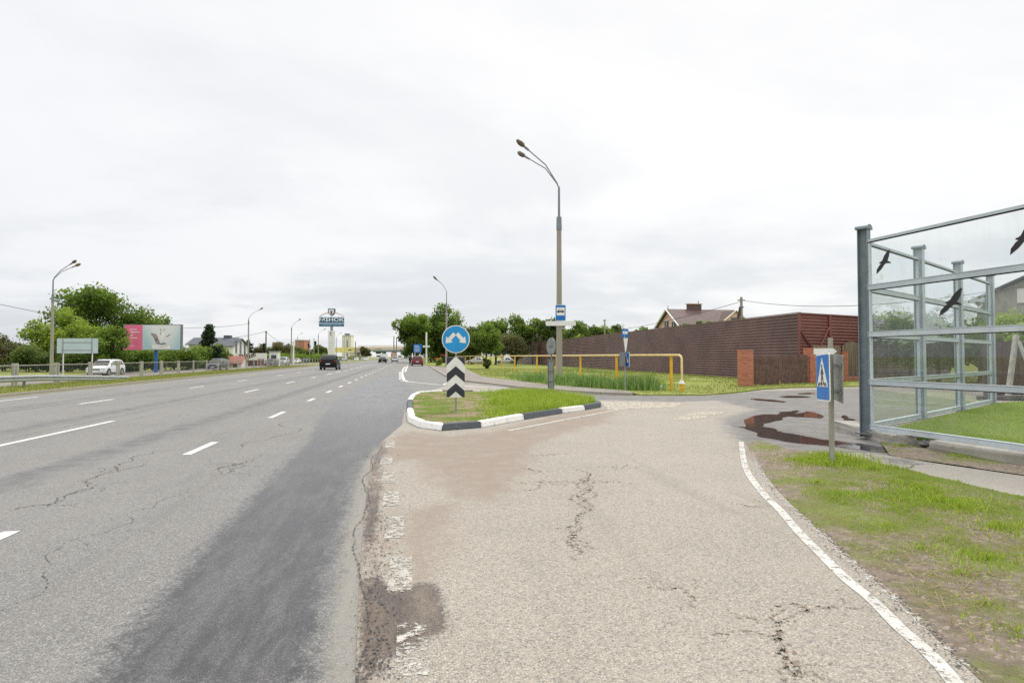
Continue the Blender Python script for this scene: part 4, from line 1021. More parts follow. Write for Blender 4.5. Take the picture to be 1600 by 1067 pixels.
# ------------------------------------------------------------------ brown corrugated fence
def corr(mb, a, b_, z0, z1, pitch=.2, depth=.035, side=-1, off=0):
    d = (b_ - a).normalized(); q = Vector((-d.y, d.x)) * side
    prof = []; z = z0
    while z < z1 - .001:
        for dz, dd in ((0, 0), (.015, 1), (.075, 1), (.155, .05)):
            if z + dz * pitch / .2 <= z1: prof.append((z + dz * pitch / .2, dd * depth + off))
        z += pitch
    prof.append((z1, off)); o = len(mb.v)
    for p in (a, b_):
        for z, dd in prof: mb.v.append((p.x + q.x * dd, p.y + q.y * dd, z))
    n = len(prof); mb.f += [(o + i, o + i + 1, o + n + i + 1, o + n + i) for i in range(n - 1)]
X0 = 24.0; Yc = 34.0
ft = thing('sheet_fence', 'long tall fence of dark brown horizontally corrugated metal sheets', 'fence', (X0, Yc, 0))
mb = MB(); y = 0; k = 0
while y < 106:
    w = 2.5 if y < 60 else 5; top = 4.32
    corr(mb, Vector((0, y)), Vector((0, y + w)), .02, top, .2, .07, 1, 0); y += w; k += 1
mb.build('corrugated_sheet', 'brown_sheet', ft)
mb = MB(); mb.box((.05, 53, 4.36), (.16, 106, .03)); mb.build('top_flashing', 'brown_sheet', ft)
mb = MB()
for k in range(27): mb.box((.1, k * 4 + .5, 2.1), (.08, .08, 4.2))
mb.build('fence_post', 'brown_sheet', ft)
MB().box((-.01, -.03, 2.17), (.12, .1, 4.3)).build('corner_trim', 'red_sheet', ft)
p0 = Vector((X0 - .03, Yc - .035)); p1 = Vector(C(1348, 41))
ft = thing('braced_fence', 'reddish brown corrugated fence section with a post and diagonal braces', 'fence', (p0.x, p0.y, 0))
q = p1 - p0; qd = q.normalized()
mb = MB(); corr(mb, Vector((0, 0)), q, .02, 4.3, .2, .06, -1); mb.build('corrugated_sheet', 'red_sheet', ft)
ang = math.atan2(q.y, q.x); fr = Vector((qd.y, -qd.x)) * .08
def bar(mb, u0, z0, u1, z1, w=.07):
    a = q * u0 + fr; b_ = q * u1 + fr; mb.tube([(a.x, a.y, z0), (b_.x, b_.y, z1)], w, 4)
m2 = MB(); bar(m2, .44, 0, .44, 4.25, .11); m2.build('fence_post', 'red_sheet', ft)
m2 = MB(); bar(m2, .0, 3.2, .23, 1.7, .055); m2.build('brace', 'red_sheet', ft)
m2 = MB(); bar(m2, .23, 1.75, .43, 3.5, .06); m2.build('brace', 'red_sheet', ft)
m2 = MB(); bar(m2, .0, 4.3, 1, 4.3, .05); m2.build('top_rail', 'red_sheet', ft)
p2 = p1 + Vector((12, 5))
ft = thing('side_fence', 'dark brown corrugated fence continuing behind the wooden boards', 'fence', (p1.x, p1.y, 0)); mb = MB(); corr(mb, Vector((.05, 0)), p2 - p1, .02, 4.2, .2, .035, -1); mb.build('corrugated_sheet', 'brown_sheet', ft)

# gates, brick pillars, boards
def pillar(p, w, h, rz, label):
    t = thing('brick_pillar', label, 'pillar', (p[0], p[1], 0), rz - R(17))
    MB().box((0, 0, h / 2), (w, w, h)).build('brickwork', 'brick', t)
    mb = MB().box((0, 0, h + .02), (w + .02, w + .02, .05)); mb.build('cap', 'brick', t)
A = Vector(C(1164.5, 31.6)); B_ = Vector(C(1265.5, 35.4)); Cc = Vector(C(1316, 38.4))
gd = (B_ - A).normalized(); ga = math.atan2(gd.y, gd.x)
pillar(A, .56, H(547.5, 31.6), ga, 'red brick pillar at the left side of the old gate, rising from grass')
pillar(B_, .5, H(544.8, 35.4), ga, 'red brick pillar between the old gate and the wooden boards')
pillar(Cc, .45, H(550, 38.4), ga, 'red brick pillar farthest right, between two board panels')
def ribs(mb, L, h, pitch=.14, depth=.022, sagl=0, sagr=0):
    prof = []; x = 0
    while x < L - .01:
        for dx, dd in ((0, 0), (.05, 0), (.065, 1), (.12, 1)):
            if x + dx < L: prof.append((x + dx, dd * depth))
        x += pitch
    prof.append((L, 0)); o = len(mb.v); n = len(prof)
    for x, d in prof: mb.v.append((x, -d, sagl + (sagr - sagl) * x / L + .02 * math.sin(x * 9)))
    for x, d in prof: mb.v.append((x, -d, h + sagl + (sagr - sagl) * x / L))
    mb.f += [(o + i, o + i + 1, o + n + i + 1, o + n + i) for i in range(n - 1)]
gate_len = (B_ - A).length - .56; s0 = A + gd * .3
g = thing('double_gate', 'rusty brown ribbed metal double gate hung between two brick pillars', 'gate', (s0.x, s0.y, 0), ga)
lf = gate_len / 2
for k in range(2):
    mb = MB(); ribs(mb, lf - .09, 1.56 + .06 * k, .13, .03, sagl=.1 - .02 * k, sagr=.05 + .03 * k); o = mb.build('gate_leaf', 'gate_brown', g); o.location = (.02 + k * (lf + .02), 0, 0)
    MB().box((lf / 2, .03, .3), (lf - .1, .04, .05)).box((lf / 2, .03, 1.55), (lf - .1, .04, .05)).build('frame', 'gate_brown', o)
def boards(a, b_, h, name, label, mat='wood', gap=.012, arch=.0, z0=.05):
    d = b_ - a; L = d.length; an = math.atan2(d.y, d.x); t = thing(name, label, 'fence', (a.x, a.y, 0), an)
    mb = MB(); x = 0; rnd = random.Random(int(L * 100))
    while x < L:
        w = rnd.uniform(.1, .15); hh = h * (1 + rnd.uniform(-.02, .02)) + arch * math.sin(PI * min(1, x / L))
        mb.box((x + w / 2, rnd.uniform(-.008, .008), z0 + hh / 2), (w - gap, .025, hh)); x += w
    mb.build('board', mat, t); MB().box((L / 2, .035, .4), (L, .04, .08)).box((L / 2, .035, h - .3), (L, .04, .08)).build('rail', mat, t)
boards(B_ + gd * .35, Cc - gd * .3, H(542, 37) , 'board_fence', 'grey weathered board panel between two brick pillars')
boards(Cc + gd * .28 + Vector((0, .2)), Cc + gd * 3.2 + Vector((0, .5)), H(545, 39), 'board_fence', 'arched grey weathered board panel right of the last brick pillar', arch=.3, z0=.2)
w0 = Cc + gd * .3; w1 = Cc + gd * 6
t = thing('brick_plinth', 'low broken red brick plinth below the wooden boards', 'wall', (w0.x, w0.y, 0), ga); MB().box((2.8, 0, .15), (5.6, .3, .3)).build('brickwork', 'brick', t)
t = thing('brick_plinth', 'short red brick plinth between the gate pillar and last pillar', 'wall', (B_.x + gd.x * .3, B_.y + gd.y * .3, 0), ga); MB().box((1.0, 0, .14), (1.9, .26, .28)).build('brickwork', 'brick', t)
# yard fence behind the lawn
a = Vector(C(1535, 24)); b_ = Vector(C(1900, 19)); boards(a, b_, H(530, 22) - .1, 'yard_fence', 'dark brown plank fence behind the mown lawn', 'wood_dark', .006)
boards(b_, Vector((27.5, 3)), H(530, 22) - .1, 'yard_fence', 'dark brown plank fence along the far right side of the yard', 'wood_dark', .006)
a2 = Vector(C(1588, 22)); a3 = Vector(C(1573, 21)); tag(MB().tube([(a3.x, a3.y, .15), (a2.x, a2.y, H(524, 22))], .09, 4).build('leaning_timber', 'wood_post'), 'grey timber prop leaning on the plank fence', 'timber')
a2 = Vector(C(1592, 21.8)); a3 = Vector(C(1625, 20.6)); tag(MB().tube([(a3.x, a3.y, .15), (a2.x, a2.y, H(533, 22))], .06, 4).build('leaning_timber', 'wood_post'), 'thinner timber prop leaning the other way on the plank fence', 'timber')
for i, (px, py, l) in enumerate(((1566, 627, 1.4), (1590, 624, 1.2), (1610, 627, 1.5))):
    a = Vector(C(px, 19.2)); tag(MB().box((0, 0, 0), (l, .25, .14), R(-20 + 25 * i)).build('timber_log', 'rock', loc=(a.x, a.y, .27 + .03 * i)), ['grey stone slab lying left behind the lawn', 'grey stone slab lying in the middle behind the lawn', 'grey stone slab lying right behind the lawn'][i], 'slab')

# ------------------------------------------------------------------ yellow gas pipe
Yp = [27.0]
pipe = thing('gas_pipe', 'long yellow gas pipe carried at head height on yellow posts', 'pipe', (0, 0, 0))
pts_ = [G(px, py, .04) for px, py in ((1049, 610), (963.6, 603.6), (907, 595), (869.5, 589.5), (839, 585), (817, 580), (796, 577))]
xs_ = np.array([p[0] for p in pts_]); ys_ = np.array([p[1] for p in pts_])
kf = np.polyfit(ys_, xs_, 1); zt = 1.66
oy = np.argsort(ys_)
def pxn(y):
    if y > 52: return float(np.interp(52, ys_[oy], xs_[oy])) + (y - 52) * .0
    return float(np.interp(y, ys_[oy], xs_[oy])) + (min(0, y - ys_[0]) * (xs_[1] - xs_[0]) / (ys_[1] - ys_[0]))
yend = pts_[0][1] - .25; 
elb = Vector((pxn(yend) + .0, yend)); ed = Vector((pxn(yend) - pxn(yend + 10), -10)).normalized()
E0 = elb; E1 = elb + ed * .55
ypos = list(ys_); 
while ypos[-1] < 175: ypos.append(ypos[-1] + 9.5)
path = [(pxn(y), y, zt) for y in ypos[::-1]] + [(E0.x, E0.y, zt), (E0.x + ed.x * .35, E0.y + ed.y * .35, zt), (E0.x + ed.x * .48, E0.y + ed.y * .48, zt - .04), (E1.x, E1.y, zt - .15), (E1.x + ed.x * .02, E1.y + ed.y * .02, .5)]
MB().tube(path, .052, 10).build('pipe_run', 'yellow_pale', pipe, True)
MB().tube([(E1.x, E1.y, .04), (E1.x, E1.y, .42)], .09, 12).build('ground_sleeve', 'yellow', pipe, True)
MB().tube([(E1.x, E1.y, .38), (E1.x, E1.y, .42), (E1.x, E1.y, .55)], [.14, .13, .06], 12).build('cone_cap', 'white_metal', pipe, True)
for i, y in enumerate(ypos):
    mb = MB(); mb.box((pxn(y), y, (zt - .05 + .02) / 2), (.1, .1, zt - .07)); mb.box((pxn(y), y, zt - .055), (.16, .12, .012)); mb.build('support_post', 'yellow', pipe)
x0, y0 = G(1032.6, 610, .05); tag(MB().tube([(0, 0, 0), (0, 0, .2)], [.055, .05], 10).tube([(0, 0, .2), (0, 0, .24)], [.05, .02], 10).build('marker_stub', 'soft_white', None, True, loc=(x0, y0, .04)), 'small white marker stub in the grass by the pipe end', 'marker')

# ------------------------------------------------------------------ median fence, guardrail
FX = -21.6
fpx = [(6.7, 13.9), (72, 78), (128.5, 131.5), (172, 174)]
ys = [37.6 + 4.0 * k for k in range(-6, 40)]
mf = thing('median_fence', 'low grey pedestrian fence of paired concrete posts and rails along the median', 'fence', (FX, 0, 0))
for k, y in enumerate(ys):
    for dy in ((-.16, .16) if y < 62 else (0,)):
        mb = MB(); mb.box((0, y + dy, .55), (.13, .11, 1.35), taper=.9); mb.build('fence_post', 'concrete', mf)
mb = MB(); mb.box((0, (ys[0] + ys[-1]) / 2, 1.1), (.045, ys[-1] - ys[0], .05)); mb.build('top_rail', 'concrete', mf)
mb = MB(); mb.box((0, (ys[0] + ys[-1]) / 2, .2), (.04, ys[-1] - ys[0], .05)); mb.build('bottom_rail', 'concrete', mf)
mb = MB()
for y in np.arange(ys[0], ys[-1] if False else 110, .16): mb.box((0, y, .65), (.008, .008, .86))
mb.build('infill_bars', 'galv_dark', mf)
gr = thing('guardrail', 'galvanised steel crash barrier whose end slopes down into the median grass', 'guardrail', (0, 0, 0))
prof = [(.0, -.155), (.03, -.15), (.08, -.09), (.08, -.06), (.02, -.02), (.02, .02), (.08, .06), (.08, .09), (.03, .15), (.0, .155)]
gp = [(-19.6, 5, .5), (-19.6, 30, .5), (-19.6, 36, .42), (-19.75, 41.5, .22), (-20, 47.5, -.02)]
gp = [(x, y, z + .04) for x, y, z in gp]
mb = MB(); n_ = len(prof)
for p in gp:
    for a_, b_ in prof: mb.v.append((p[0] + a_, p[1], p[2] + b_ * 1.05))
for i in range(len(gp) - 1): mb.f += [(i * n_ + j, i * n_ + j + 1, (i + 1) * n_ + j + 1, (i + 1) * n_ + j) for j in range(n_ - 1)]
mb.build('rail_beam', 'galv', gr, True)
for y in (7, 11, 15, 19, 23, 27, 31, 35): MB().box((-19.68, y, .2), (.08, .14, .62)).build('post', 'galv_dark', gr)

# blank grey board, billboard
x0, y0 = C(121, 52); Zb = 52
t = thing('blank_board', 'pale blue grey board seen from behind on two thin posts', 'sign', (x0, y0, -.34), -TH)
s = Zb / F; cx_ = 0
MB().box((0, 0, H(540.3, Zb) + .34), (64 * s, .03, 23.4 * s)).build('panel', 'panel_back', t)
for px in (98, 143.5):
    MB().tube([((px - 121) * s, .08, 0), ((px - 121) * s, .08, H(529, Zb) + .34)], .045, 8).build('post', 'white_metal', t, True)
    MB().box(((px - 121) * s, -.03, H(540, Zb) + .34), (.1, .03, 23.4 * s)).build('stiffener', 'galv', t)
MB().box((0, -.03, H(535, Zb) + .34), (46 * s, .03, .07)).box((0, -.03, H(547, Zb) + .34), (46 * s, .03, .07)).build('cross_rail', 'galv', t)
Zb = 72; s = Zb / F; x0, y0 = C(241.5, Zb)
t = thing('billboard', 'pink and white billboard with a leaping squirrel on a blue post', 'billboard', (x0, y0, -.34), -TH)
MB().tube([(0, .3, 0), (0, .3, H(547, Zb) + .34)], .2, 12).build('post', 'blue_pole', t, True)
pz = lambda py: H(py, Zb) + .34
pn = MB().box(((239 - 241.5) * s, .0, pz(527)), (91 * s, .35, 40 * s)).build('panel_box', 'galv_dark', t)
def rc(x0_, y0_, x1_, y1_, m, nm, par, d=-.2, th=.01): return MB().plate([((x0_ - 241.5) * s, pz(y1_)), ((x1_ - 241.5) * s, pz(y1_)), ((x1_ - 241.5) * s, pz(y0_)), ((x0_ - 241.5) * s, pz(y0_))], d, d + th).build(nm, m, par)
def pic_mat():
    m, nt, b = new_mat('billboard_picture'); n = N(nt); g = n.coord('Generated'); sp_ = n.node('ShaderNodeSeparateXYZ'); n.l.new(g, sp_.inputs[0])
    e = n.math('ABSOLUTE', n.math('SUBTRACT', sp_.outputs[0], .55)); lo = n.math('SUBTRACT', 1.0, sp_.outputs[2])
    f = n.math('ADD', n.math('MULTIPLY', e, 1.1), n.math('MULTIPLY', lo, .35))
    f = n.math('ADD', f, n.math('MULTIPLY', n.noise(n.mapping(g, (9, 1, .8)), 2.2, 4), .25))
    n.l.new(n.mix(n.ramp(f, .35, .95), (.76, .78, .77), (.4, .58, .63)), b.inputs['Base Color']); M['billboard_picture'] = m
pic_mat()
rc(196, 508, 224, 546.5, 'pink', 'pink_panel', pn); rc(224, 508, 283, 546.5, 'billboard_picture', 'picture', pn)
def zb(pts): return [((185 + a / 14.545 - 241.5) * s, pz(495 + b / 14.545)) for a, b in pts]
fig = MB()
for poly, in (([(750, 390), (780, 370), (860, 390), (910, 440), (920, 500), (880, 540), (840, 520), (810, 460)],), ([(840, 520), (900, 480), (960, 560), (960, 610), (920, 620), (860, 580)],)):
    fig.plate(zb(poly), -.215, -.205)
fig.build('tail', 'fur_grey', pn)
fig = MB(); fig.plate(zb([(980, 340), (1060, 330), (1070, 400), (1060, 520), (1010, 570), (960, 540), (980, 440)]), -.225, -.212); fig.build('body', 'soft_white', pn)
fig = MB(); fig.plate(zb([(970, 260), (985, 280), (995, 330), (980, 330)]), -.23, -.226); fig.plate(zb([(1070, 265), (1065, 300), (1045, 325), (1045, 310)]), -.23, -.226)
fig.plate(zb([(1090, 455), (1150, 420), (1200, 385), (1190, 410), (1130, 452)]), -.23, -.226); fig.plate(zb([(980, 350), (995, 360), (990, 410), (975, 405)]), -.23, -.226)
fig.plate(zb([(860, 570), (950, 610), (1080, 590), (1120, 610), (1000, 635), (900, 610)]), -.235, -.231); fig.build('dark_marks', 'galv_dark', pn)  # ears and other dark print of the squirrel picture
fig = MB(); fig.plate(zb([(780, 640), (900, 640), (1050, 660), (1200, 640), (1220, 730), (800, 730)]), -.238, -.234); fig.build('white_base', 'soft_white', pn)
fig = MB(); fig.plate(zb([(900, 680), (1050, 670), (1190, 645), (1060, 690), (960, 695)]), -.242, -.239); fig.build('dark_streak', 'panel_back', pn)
tx = MB(); rnd = random.Random(4)
for (x_, y_, w_, h_) in ((280, 290, 150, 24), (290, 350, 220, 24), (230, 418, 120, 24), (300, 480, 150, 24), (265, 633, 70, 10), (300, 660, 90, 8)):
    x = x_
    while x < x_ + w_:
        lw_ = rnd.uniform(12, 20); tx.plate(zb([(x, y_ - h_ / 2 * rnd.uniform(.7, 1.1)), (x + lw_ * .7, y_ - h_ / 2), (x + lw_ * .7, y_ + h_ / 2), (x, y_ + h_ / 2 * .8)]), -.216, -.211); x += lw_
tx.build('lettering', 'soft_white', pn)
# ------------------------------------------------------------------ text helper
def text_mesh(body, size, mat, parent, loc, name='lettering', sx=1.0, bold=.0, ext=.02):
    cu = bpy.data.curves.new('txt', 'FONT'); cu.body = body; cu.size = size; cu.align_x = 'CENTER'; cu.align_y = 'CENTER'; cu.extrude = ext; cu.offset = bold
    o = bpy.data.objects.new('txt', cu); COL.objects.link(o)
    dg = bpy.context.evaluated_depsgraph_get(); me = bpy.data.meshes.new_from_object(o.evaluated_get(dg)); bpy.data.objects.remove(o)
    me.name = name; me.materials.clear(); me.materials.append(M[mat])
    r = bpy.data.objects.new(name, me); COL.objects.link(r); r.parent = parent; r.location = loc; r.rotation_euler = (PI / 2, 0, 0); r.scale = (sx, 1, 1)
    return r
# city name monument
Zb = 150; s = Zb / F; x0, y0 = C(518, Zb); z0 = -.1
t = thing('city_monument', 'blue МІНСК city sign with white arcs and a shield on a tall white pylon', 'monument', (x0, y0, z0), -TH)
mz = lambda py: H(py, Zb) - z0
mb = MB(); w = 4.6 * s
for k in range(3): mb.box(((k - 1) * 3.2 * s, 0, mz(517) / 2), (2.9 * s, .9, mz(517)))
mb.box((0, .1, mz(517) / 2), (9.6 * s, .6, mz(517) - .1)); mb.build('pylon', 'white_metal', t)
MB().box((0, 0, mz(513)), (3.6 * s, .5, 12 * s)).build('neck', 'galv', t)
bd = MB().box((0, -.1, mz(500.5)), (38.5 * s, .5, 9.6 * s)).build('name_board', 'blue_deep', t)
MB().box((0, -.1, mz(505.2)), (38.5 * s, .52, .7 * s)).build('divider_strip', 'soft_white', t)
b2 = MB().box((0, -.1, mz(508)), (38.5 * s, .5, 4.2 * s)).build('motto_board', 'blue_deep', t)
text_mesh('МІНСК', 1.2, 'soft_white', bd, (0, -.38, mz(499.9)), sx=1.5, bold=.03)
text_mesh('ГОРАД-ГЕРОЙ', .42, 'ice_blue', b2, (0, -.38, mz(508)), sx=1.7, bold=.0)
arc = MB()
for sgn in (-1, 1):
    P = []
    for k in range(11):
        u = k / 10; P.append((sgn * (4.5 + 14.5 * u) * s, mz(487.5 + 5.5 * u ** 1.8)))
    Q = [(x * .985, z - (2.6 - .2 * i * .1) * s) for i, (x, z) in enumerate(P)]
    for k in range(10): arc.plate([P[k], P[k + 1], Q[k + 1], Q[k]], -.15, .15)
arc.build('arc', 'soft_white', t)
def shield(w, h, cz): return [(-w, cz + h * .9), (-w * .6, cz + h), (0, cz + h * .93), (w * .6, cz + h), (w, cz + h * .9), (w * .92, cz), (w * .6, cz - h * .55), (0, cz - h), (-w * .6, cz - h * .55), (-w * .92, cz)]
sh1 = MB().plate(shield(5.6 * s, 6 * s, mz(488)), -.4, .3).build('shield', 'blue_deep', t)
MB().plate(shield(4.2 * s, 4.6 * s, mz(488)), -.45, -.41).build('shield_field', 'soft_white', sh1)
MB().plate([(-1.6 * s, mz(485)), (0, mz(486.2)), (1.6 * s, mz(485)), (1.3 * s, mz(489)), (.8 * s, mz(491)), (-.8 * s, mz(491)), (-1.3 * s, mz(489))], -.5, -.46).build('emblem', 'lens_red', sh1)
MB().plate([(-.9 * s, mz(490)), (.9 * s, mz(490)), (.6 * s, mz(491.5)), (-.6 * s, mz(491.5))], -.53, -.505).build('emblem_base', 'sign_black', sh1)
MB().plate(circ(1.1 * s, 14, -.4 * s, mz(520.5)), -.5, -.46).build('medal', 'sign_black', t)
MB().plate([(-1.1 * s, mz(523)), (.3 * s, mz(523)), (.3 * s, mz(524.2)), (-1.1 * s, mz(524.2))], -.5, -.46).build('medal_ribbon', 'lens_red', t)

# ------------------------------------------------------------------ cars
def make_car(label, paint, L, W, Hh, loc, rz, suv=True, group=None, name='car', cat='car', rails=True):
    t = thing(name, label, cat, loc, rz, group)
    bl = .62 * Hh; w = W / 2
    if suv:
        st = [(-.5, .42, .62 * bl / .9, .66 * bl / .9, .84, .84, .8), (-.488, .3, .93 * bl, .96 * bl, .95, .93, .86), (-.478, .27, bl, bl + .05, .98, .95, .86), (-.455, .25, bl, Hh * .82, 1, .96, .8), (-.41, .24, bl, Hh * .955, 1, .97, .76), (-.3, .24, bl - .01, Hh * .99, 1, .98, .75),
              (-.1, .24, bl - .02, Hh, 1, .985, .76), (.06, .24, bl - .03, Hh * .985, 1, .985, .75), (.12, .24, bl - .04, Hh * .94, 1, .98, .74), (.265, .24, bl - .05, bl - .01, 1, .95, .82), (.4, .25, bl - .12, bl - .07, .98, .92, .75), (.465, .26, bl - .22, bl - .16, .93, .88, .7), (.492, .3, bl - .4, bl - .33, .84, .8, .66), (.5, .36, bl - .5, bl - .45, .74, .72, .6)]
    else:
        st = [(-.5, .4, .6 * bl, .66 * bl, .84, .84, .78), (-.485, .28, .88 * bl, .92 * bl, .94, .92, .8), (-.46, .23, bl, bl + .02, .98, .94, .8), (-.36, .22, bl, bl + .05, 1, .95, .78), (-.22, .21, bl - .01, Hh * .95, 1, .97, .7),
              (-.08, .21, bl - .02, Hh, 1, .98, .71), (.05, .21, bl - .03, Hh * .985, 1, .98, .71), (.1, .21, bl - .04, Hh * .95, 1, .98, .7), (.26, .21, bl - .06, bl - .02, 1, .95, .8), (.4, .22, bl - .13, bl - .09, .98, .9, .74), (.47, .24, bl - .24, bl - .18, .92, .86, .68), (.495, .28, bl - .4, bl - .34, .84, .8, .62), (.5, .34, bl - .48, bl - .44, .74, .72, .6)]
    rings = []
    for (yf, zb_, zbelt, zr, wb, wbe, wr) in st:
        zm = zb_ + (zbelt - zb_) * .55
        h = [(0, zb_), (wb * .86, zb_), (wb * .97, zb_ + .06), (wb, zb_ + (zm - zb_) * .6), (max(wb, wbe) * 1.0, zm), (wbe, zbelt), (wbe * .985, zbelt + .03 * min(1, (zr - zbelt) / .1)), (wr + (wbe - wr) * .12, zr - (zr - zbelt) * .14), (wr * .9, zr - .012), (wr * .5, zr + .008), (0, zr + .012)]
        ring = [(x * w, yf * L, z) for x, z in h]; ring += [(-x, y, z) for x, y, z in ring[-2:0:-1]]
        rings.append(ring)
    mb = MB(); n = len(rings[0])
    for r_ in rings: mb.v += r_
    for i in range(len(rings) - 1):
        for k in range(n): mb.f.append((i * n + k, i * n + (k + 1) % n, (i + 1) * n + (k + 1) % n, (i + 1) * n + k))
    mb.f.append(tuple(range(n))); mb.f.append(tuple((len(rings) - 1) * n + k for k in range(n))[::-1])
    body = mb.build('body', paint, t, True)
    ys_ = [a[0] * L for a in st]
    def at(y, f, out=.012):   # point on the side between belt and roof line
        zbelt = np.interp(y, ys_, [a[2] for a in st]); zr = np.interp(y, ys_, [a[3] for a in st]); wbe = np.interp(y, ys_, [a[5] for a in st]); wr = np.interp(y, ys_, [a[6] for a in st])
        z = zbelt + .03 + (zr - zbelt - .03) * .83 * f; x = (wbe * .985 + (wr + (wbe - wr) * .12 - wbe * .985) * f) * w
        return x + out, z
    rear_b, rear_t = (-.42, -.38) if suv else (-.3, -.18)
    for s_ in (-1, 1):
        edges = [(rear_b + .0, rear_t + .02, -.215, -.215), (-.2, -.2, .0, .0), (.015, .015, .2, .1)] if suv else [(-.26, -.17, -.09, -.09), (-.075, -.075, .2, .085)]
        for (b0, t0, b1, t1) in edges:
            V = []
            for (yb, f) in ((b0, .1), (b1, .1), (t1, .93), (t0, .93)):
                x, z = at(yb * L, f); V.append((s_ * x, yb * L, z))
            mb = MB().add(V, [(0, 1, 2, 3)]); mb.build('side_window', 'glass_dark', t)
    def top(y, out): return np.interp(y, ys_, [a[3] for a in st]) + out
    def wtop(y): return np.interp(y, ys_, [a[6] for a in st]) * w
    def pane(ya, yb, name, k0=.93, k1=.86):
        V = []; N_ = 5
        for i in range(N_):
            y = ya + (yb - ya) * i / (N_ - 1)
            for x in (-1, -.5, 0, .5, 1):
                ww = wtop(y) * (k0 if abs(x) == 1 else 1); V.append((x * ww * (1 if abs(x) == 1 else .9), y, top(y, .022 if abs(x) < 1 else .008)))
        mb = MB().add(V, [(i * 5 + k, i * 5 + k + 1, (i + 1) * 5 + k + 1, (i + 1) * 5 + k) for i in range(N_ - 1) for k in range(4)]); mb.build(name, 'glass_dark', t, True)
    pane((.125 if suv else .11) * L, (.255 if suv else .25) * L, 'windshield')
    if suv: pane(-.474 * L, -.418 * L, 'rear_window')
    else: pane(-.355 * L, -.23 * L, 'rear_window')
    # lower cladding, bumpers
    for s_ in (-1, 1): MB().box((s_ * w * .985, 0, .3), (.05, L * .46, .14)).build('side_sill', 'dark_plastic', t)
    MB().bevbox((0, .478 * L, .33), (W * .8, .16, .2), .04).build('front_bumper', 'dark_plastic', t, True)
    MB().bevbox((0, -.482 * L, .42), (W * .88, .16, .26), .04).build('rear_bumper', 'dark_plastic' if paint != 'car_white' else 'dark_plastic', t, True)
    MB().bevbox((0, .488 * L, bl - .36), (W * .5, .08, .17), .02).build('grille', 'dark_plastic', t, True)
    MB().box((0, .503 * L, .42), (.5, .012, .11)).build('licence_plate', 'soft_white', t)
    MB().box((0, -.502 * L, .72 if suv else .6), (.5, .03, .12)).build('licence_plate', 'soft_white', t)
    for s_ in (-1, 1):
        MB().bevbox((s_ * w * .73, .468 * L, bl - .27), (.34, .2, .12), .03).build('headlight', 'lens_white', t, True)
        MB().bevbox((s_ * w * .82, -.478 * L, bl - .13), (.24, .14, .22 if suv else .14), .03).build('tail_light', 'lens_red', t, True)
        MB().bevbox((s_ * (w + .06), .17 * L, bl + .06), (.2, .1, .13), .03).build('mirror', paint, t, True)
        for yy in (-.31, .31):
            r_ = .35 if suv else .32
            wt = MB().tube([(s_ * (w - .2), yy * L, r_), (s_ * (w - .01), yy * L, r_), (s_ * (w + .015), yy * L, r_)], [r_ - .01, r_, r_ - .03], 20).build('wheel', 'rubber', t, True)
            MB().tube([(s_ * (w + .005), yy * L, r_), (s_ * (w + .025), yy * L, r_)], [r_ * .66, r_ * .6], 16).build('rim', 'rim', wt, True)
            wa = MB()
            ri, ro = r_ + .01, r_ + .085
            vs = [(s_ * (w * .99 + .012), yy * L + q * math.cos(a), r_ + q * math.sin(a)) for a in np.linspace(-.25, PI + .25, 15) for q in (ri - .06, ro)]
            wa.add(vs, [(2 * i, 2 * i + 1, 2 * i + 3, 2 * i + 2) for i in range(14)]); wa.build('wheel_arch', 'dark_plastic', t)
    if suv and rails:
        for s_ in (-1, 1): MB().tube([(s_ * w * .68, -.33 * L, Hh * .985), (s_ * w * .68, -.25 * L, Hh + .03), (s_ * w * .68, .0, Hh + .035), (s_ * w * .68, .06 * L, Hh)], .02, 6).build('roof_rail', 'galv_dark', t, True)
    return t
def carc(label, paint, px, Z, away, **k):
    x, y = C(px, Z); z = 0.0 if x > -16 else -.3
    return make_car(label, paint, k.pop('L', 4.6), k.pop('W', 1.85), k.pop('Hh', 1.65), (x, y, z), 0 if away else PI, **k)
carc('black SUV driving away in the left lane of the near carriageway', 'car_black', 516.5, 74, True, L=4.85, W=2.0, Hh=1.82)
carc('black sedan driving away beyond the black SUV', 'car_black', 598, 152, True, suv=False, W=1.95, Hh=1.5)
carc('silver hatchback driving away, farthest ahead in the right lane', 'car_silver', 617, 172, True, suv=False, W=1.85, Hh=1.5, L=4.2)
carc('dark red SUV parked in the bus bay', 'car_red', 652, 103.5, True, L=4.5, W=1.9, Hh=1.72)
carc('white crossover driving past behind the median fence', 'car_white', 166, 59.2, False, L=4.3, W=1.78, Hh=1.62)
carc('dark grey SUV coming on the far carriageway under the hedge', 'car_grey', 340, 86, False, L=4.5, W=1.85, Hh=1.62)
carc('dark grey hatchback ahead of the minivan on the far carriageway', 'car_grey', 424, 117, False, L=4.2, W=1.8, Hh=1.5)
carc('silver grey minivan following the hatchback on the far carriageway', 'car_silver', 443, 128, False, L=4.7, W=1.85, Hh=1.8)
carc('low white sedan behind the minivan on the far carriageway', 'car_white', 464, 165, False, suv=False, Hh=1.4)
carc('dark sedan behind the white sedan on the far carriageway', 'car_black', 478, 185, False, suv=False, Hh=1.45)
carc('silver car in the distance right of the monument', 'car_silver', 538, 250, False, Hh=1.9)
carc('small white car in the distance below the yellow billboard', 'car_white', 557, 275, False, suv=False)
carc('small silver car far off beside the dark bridge tree', 'car_silver', 567, 300, False, suv=False)
carc('small white car far off, nearest to the bridge', 'car_white', 573, 290, False)
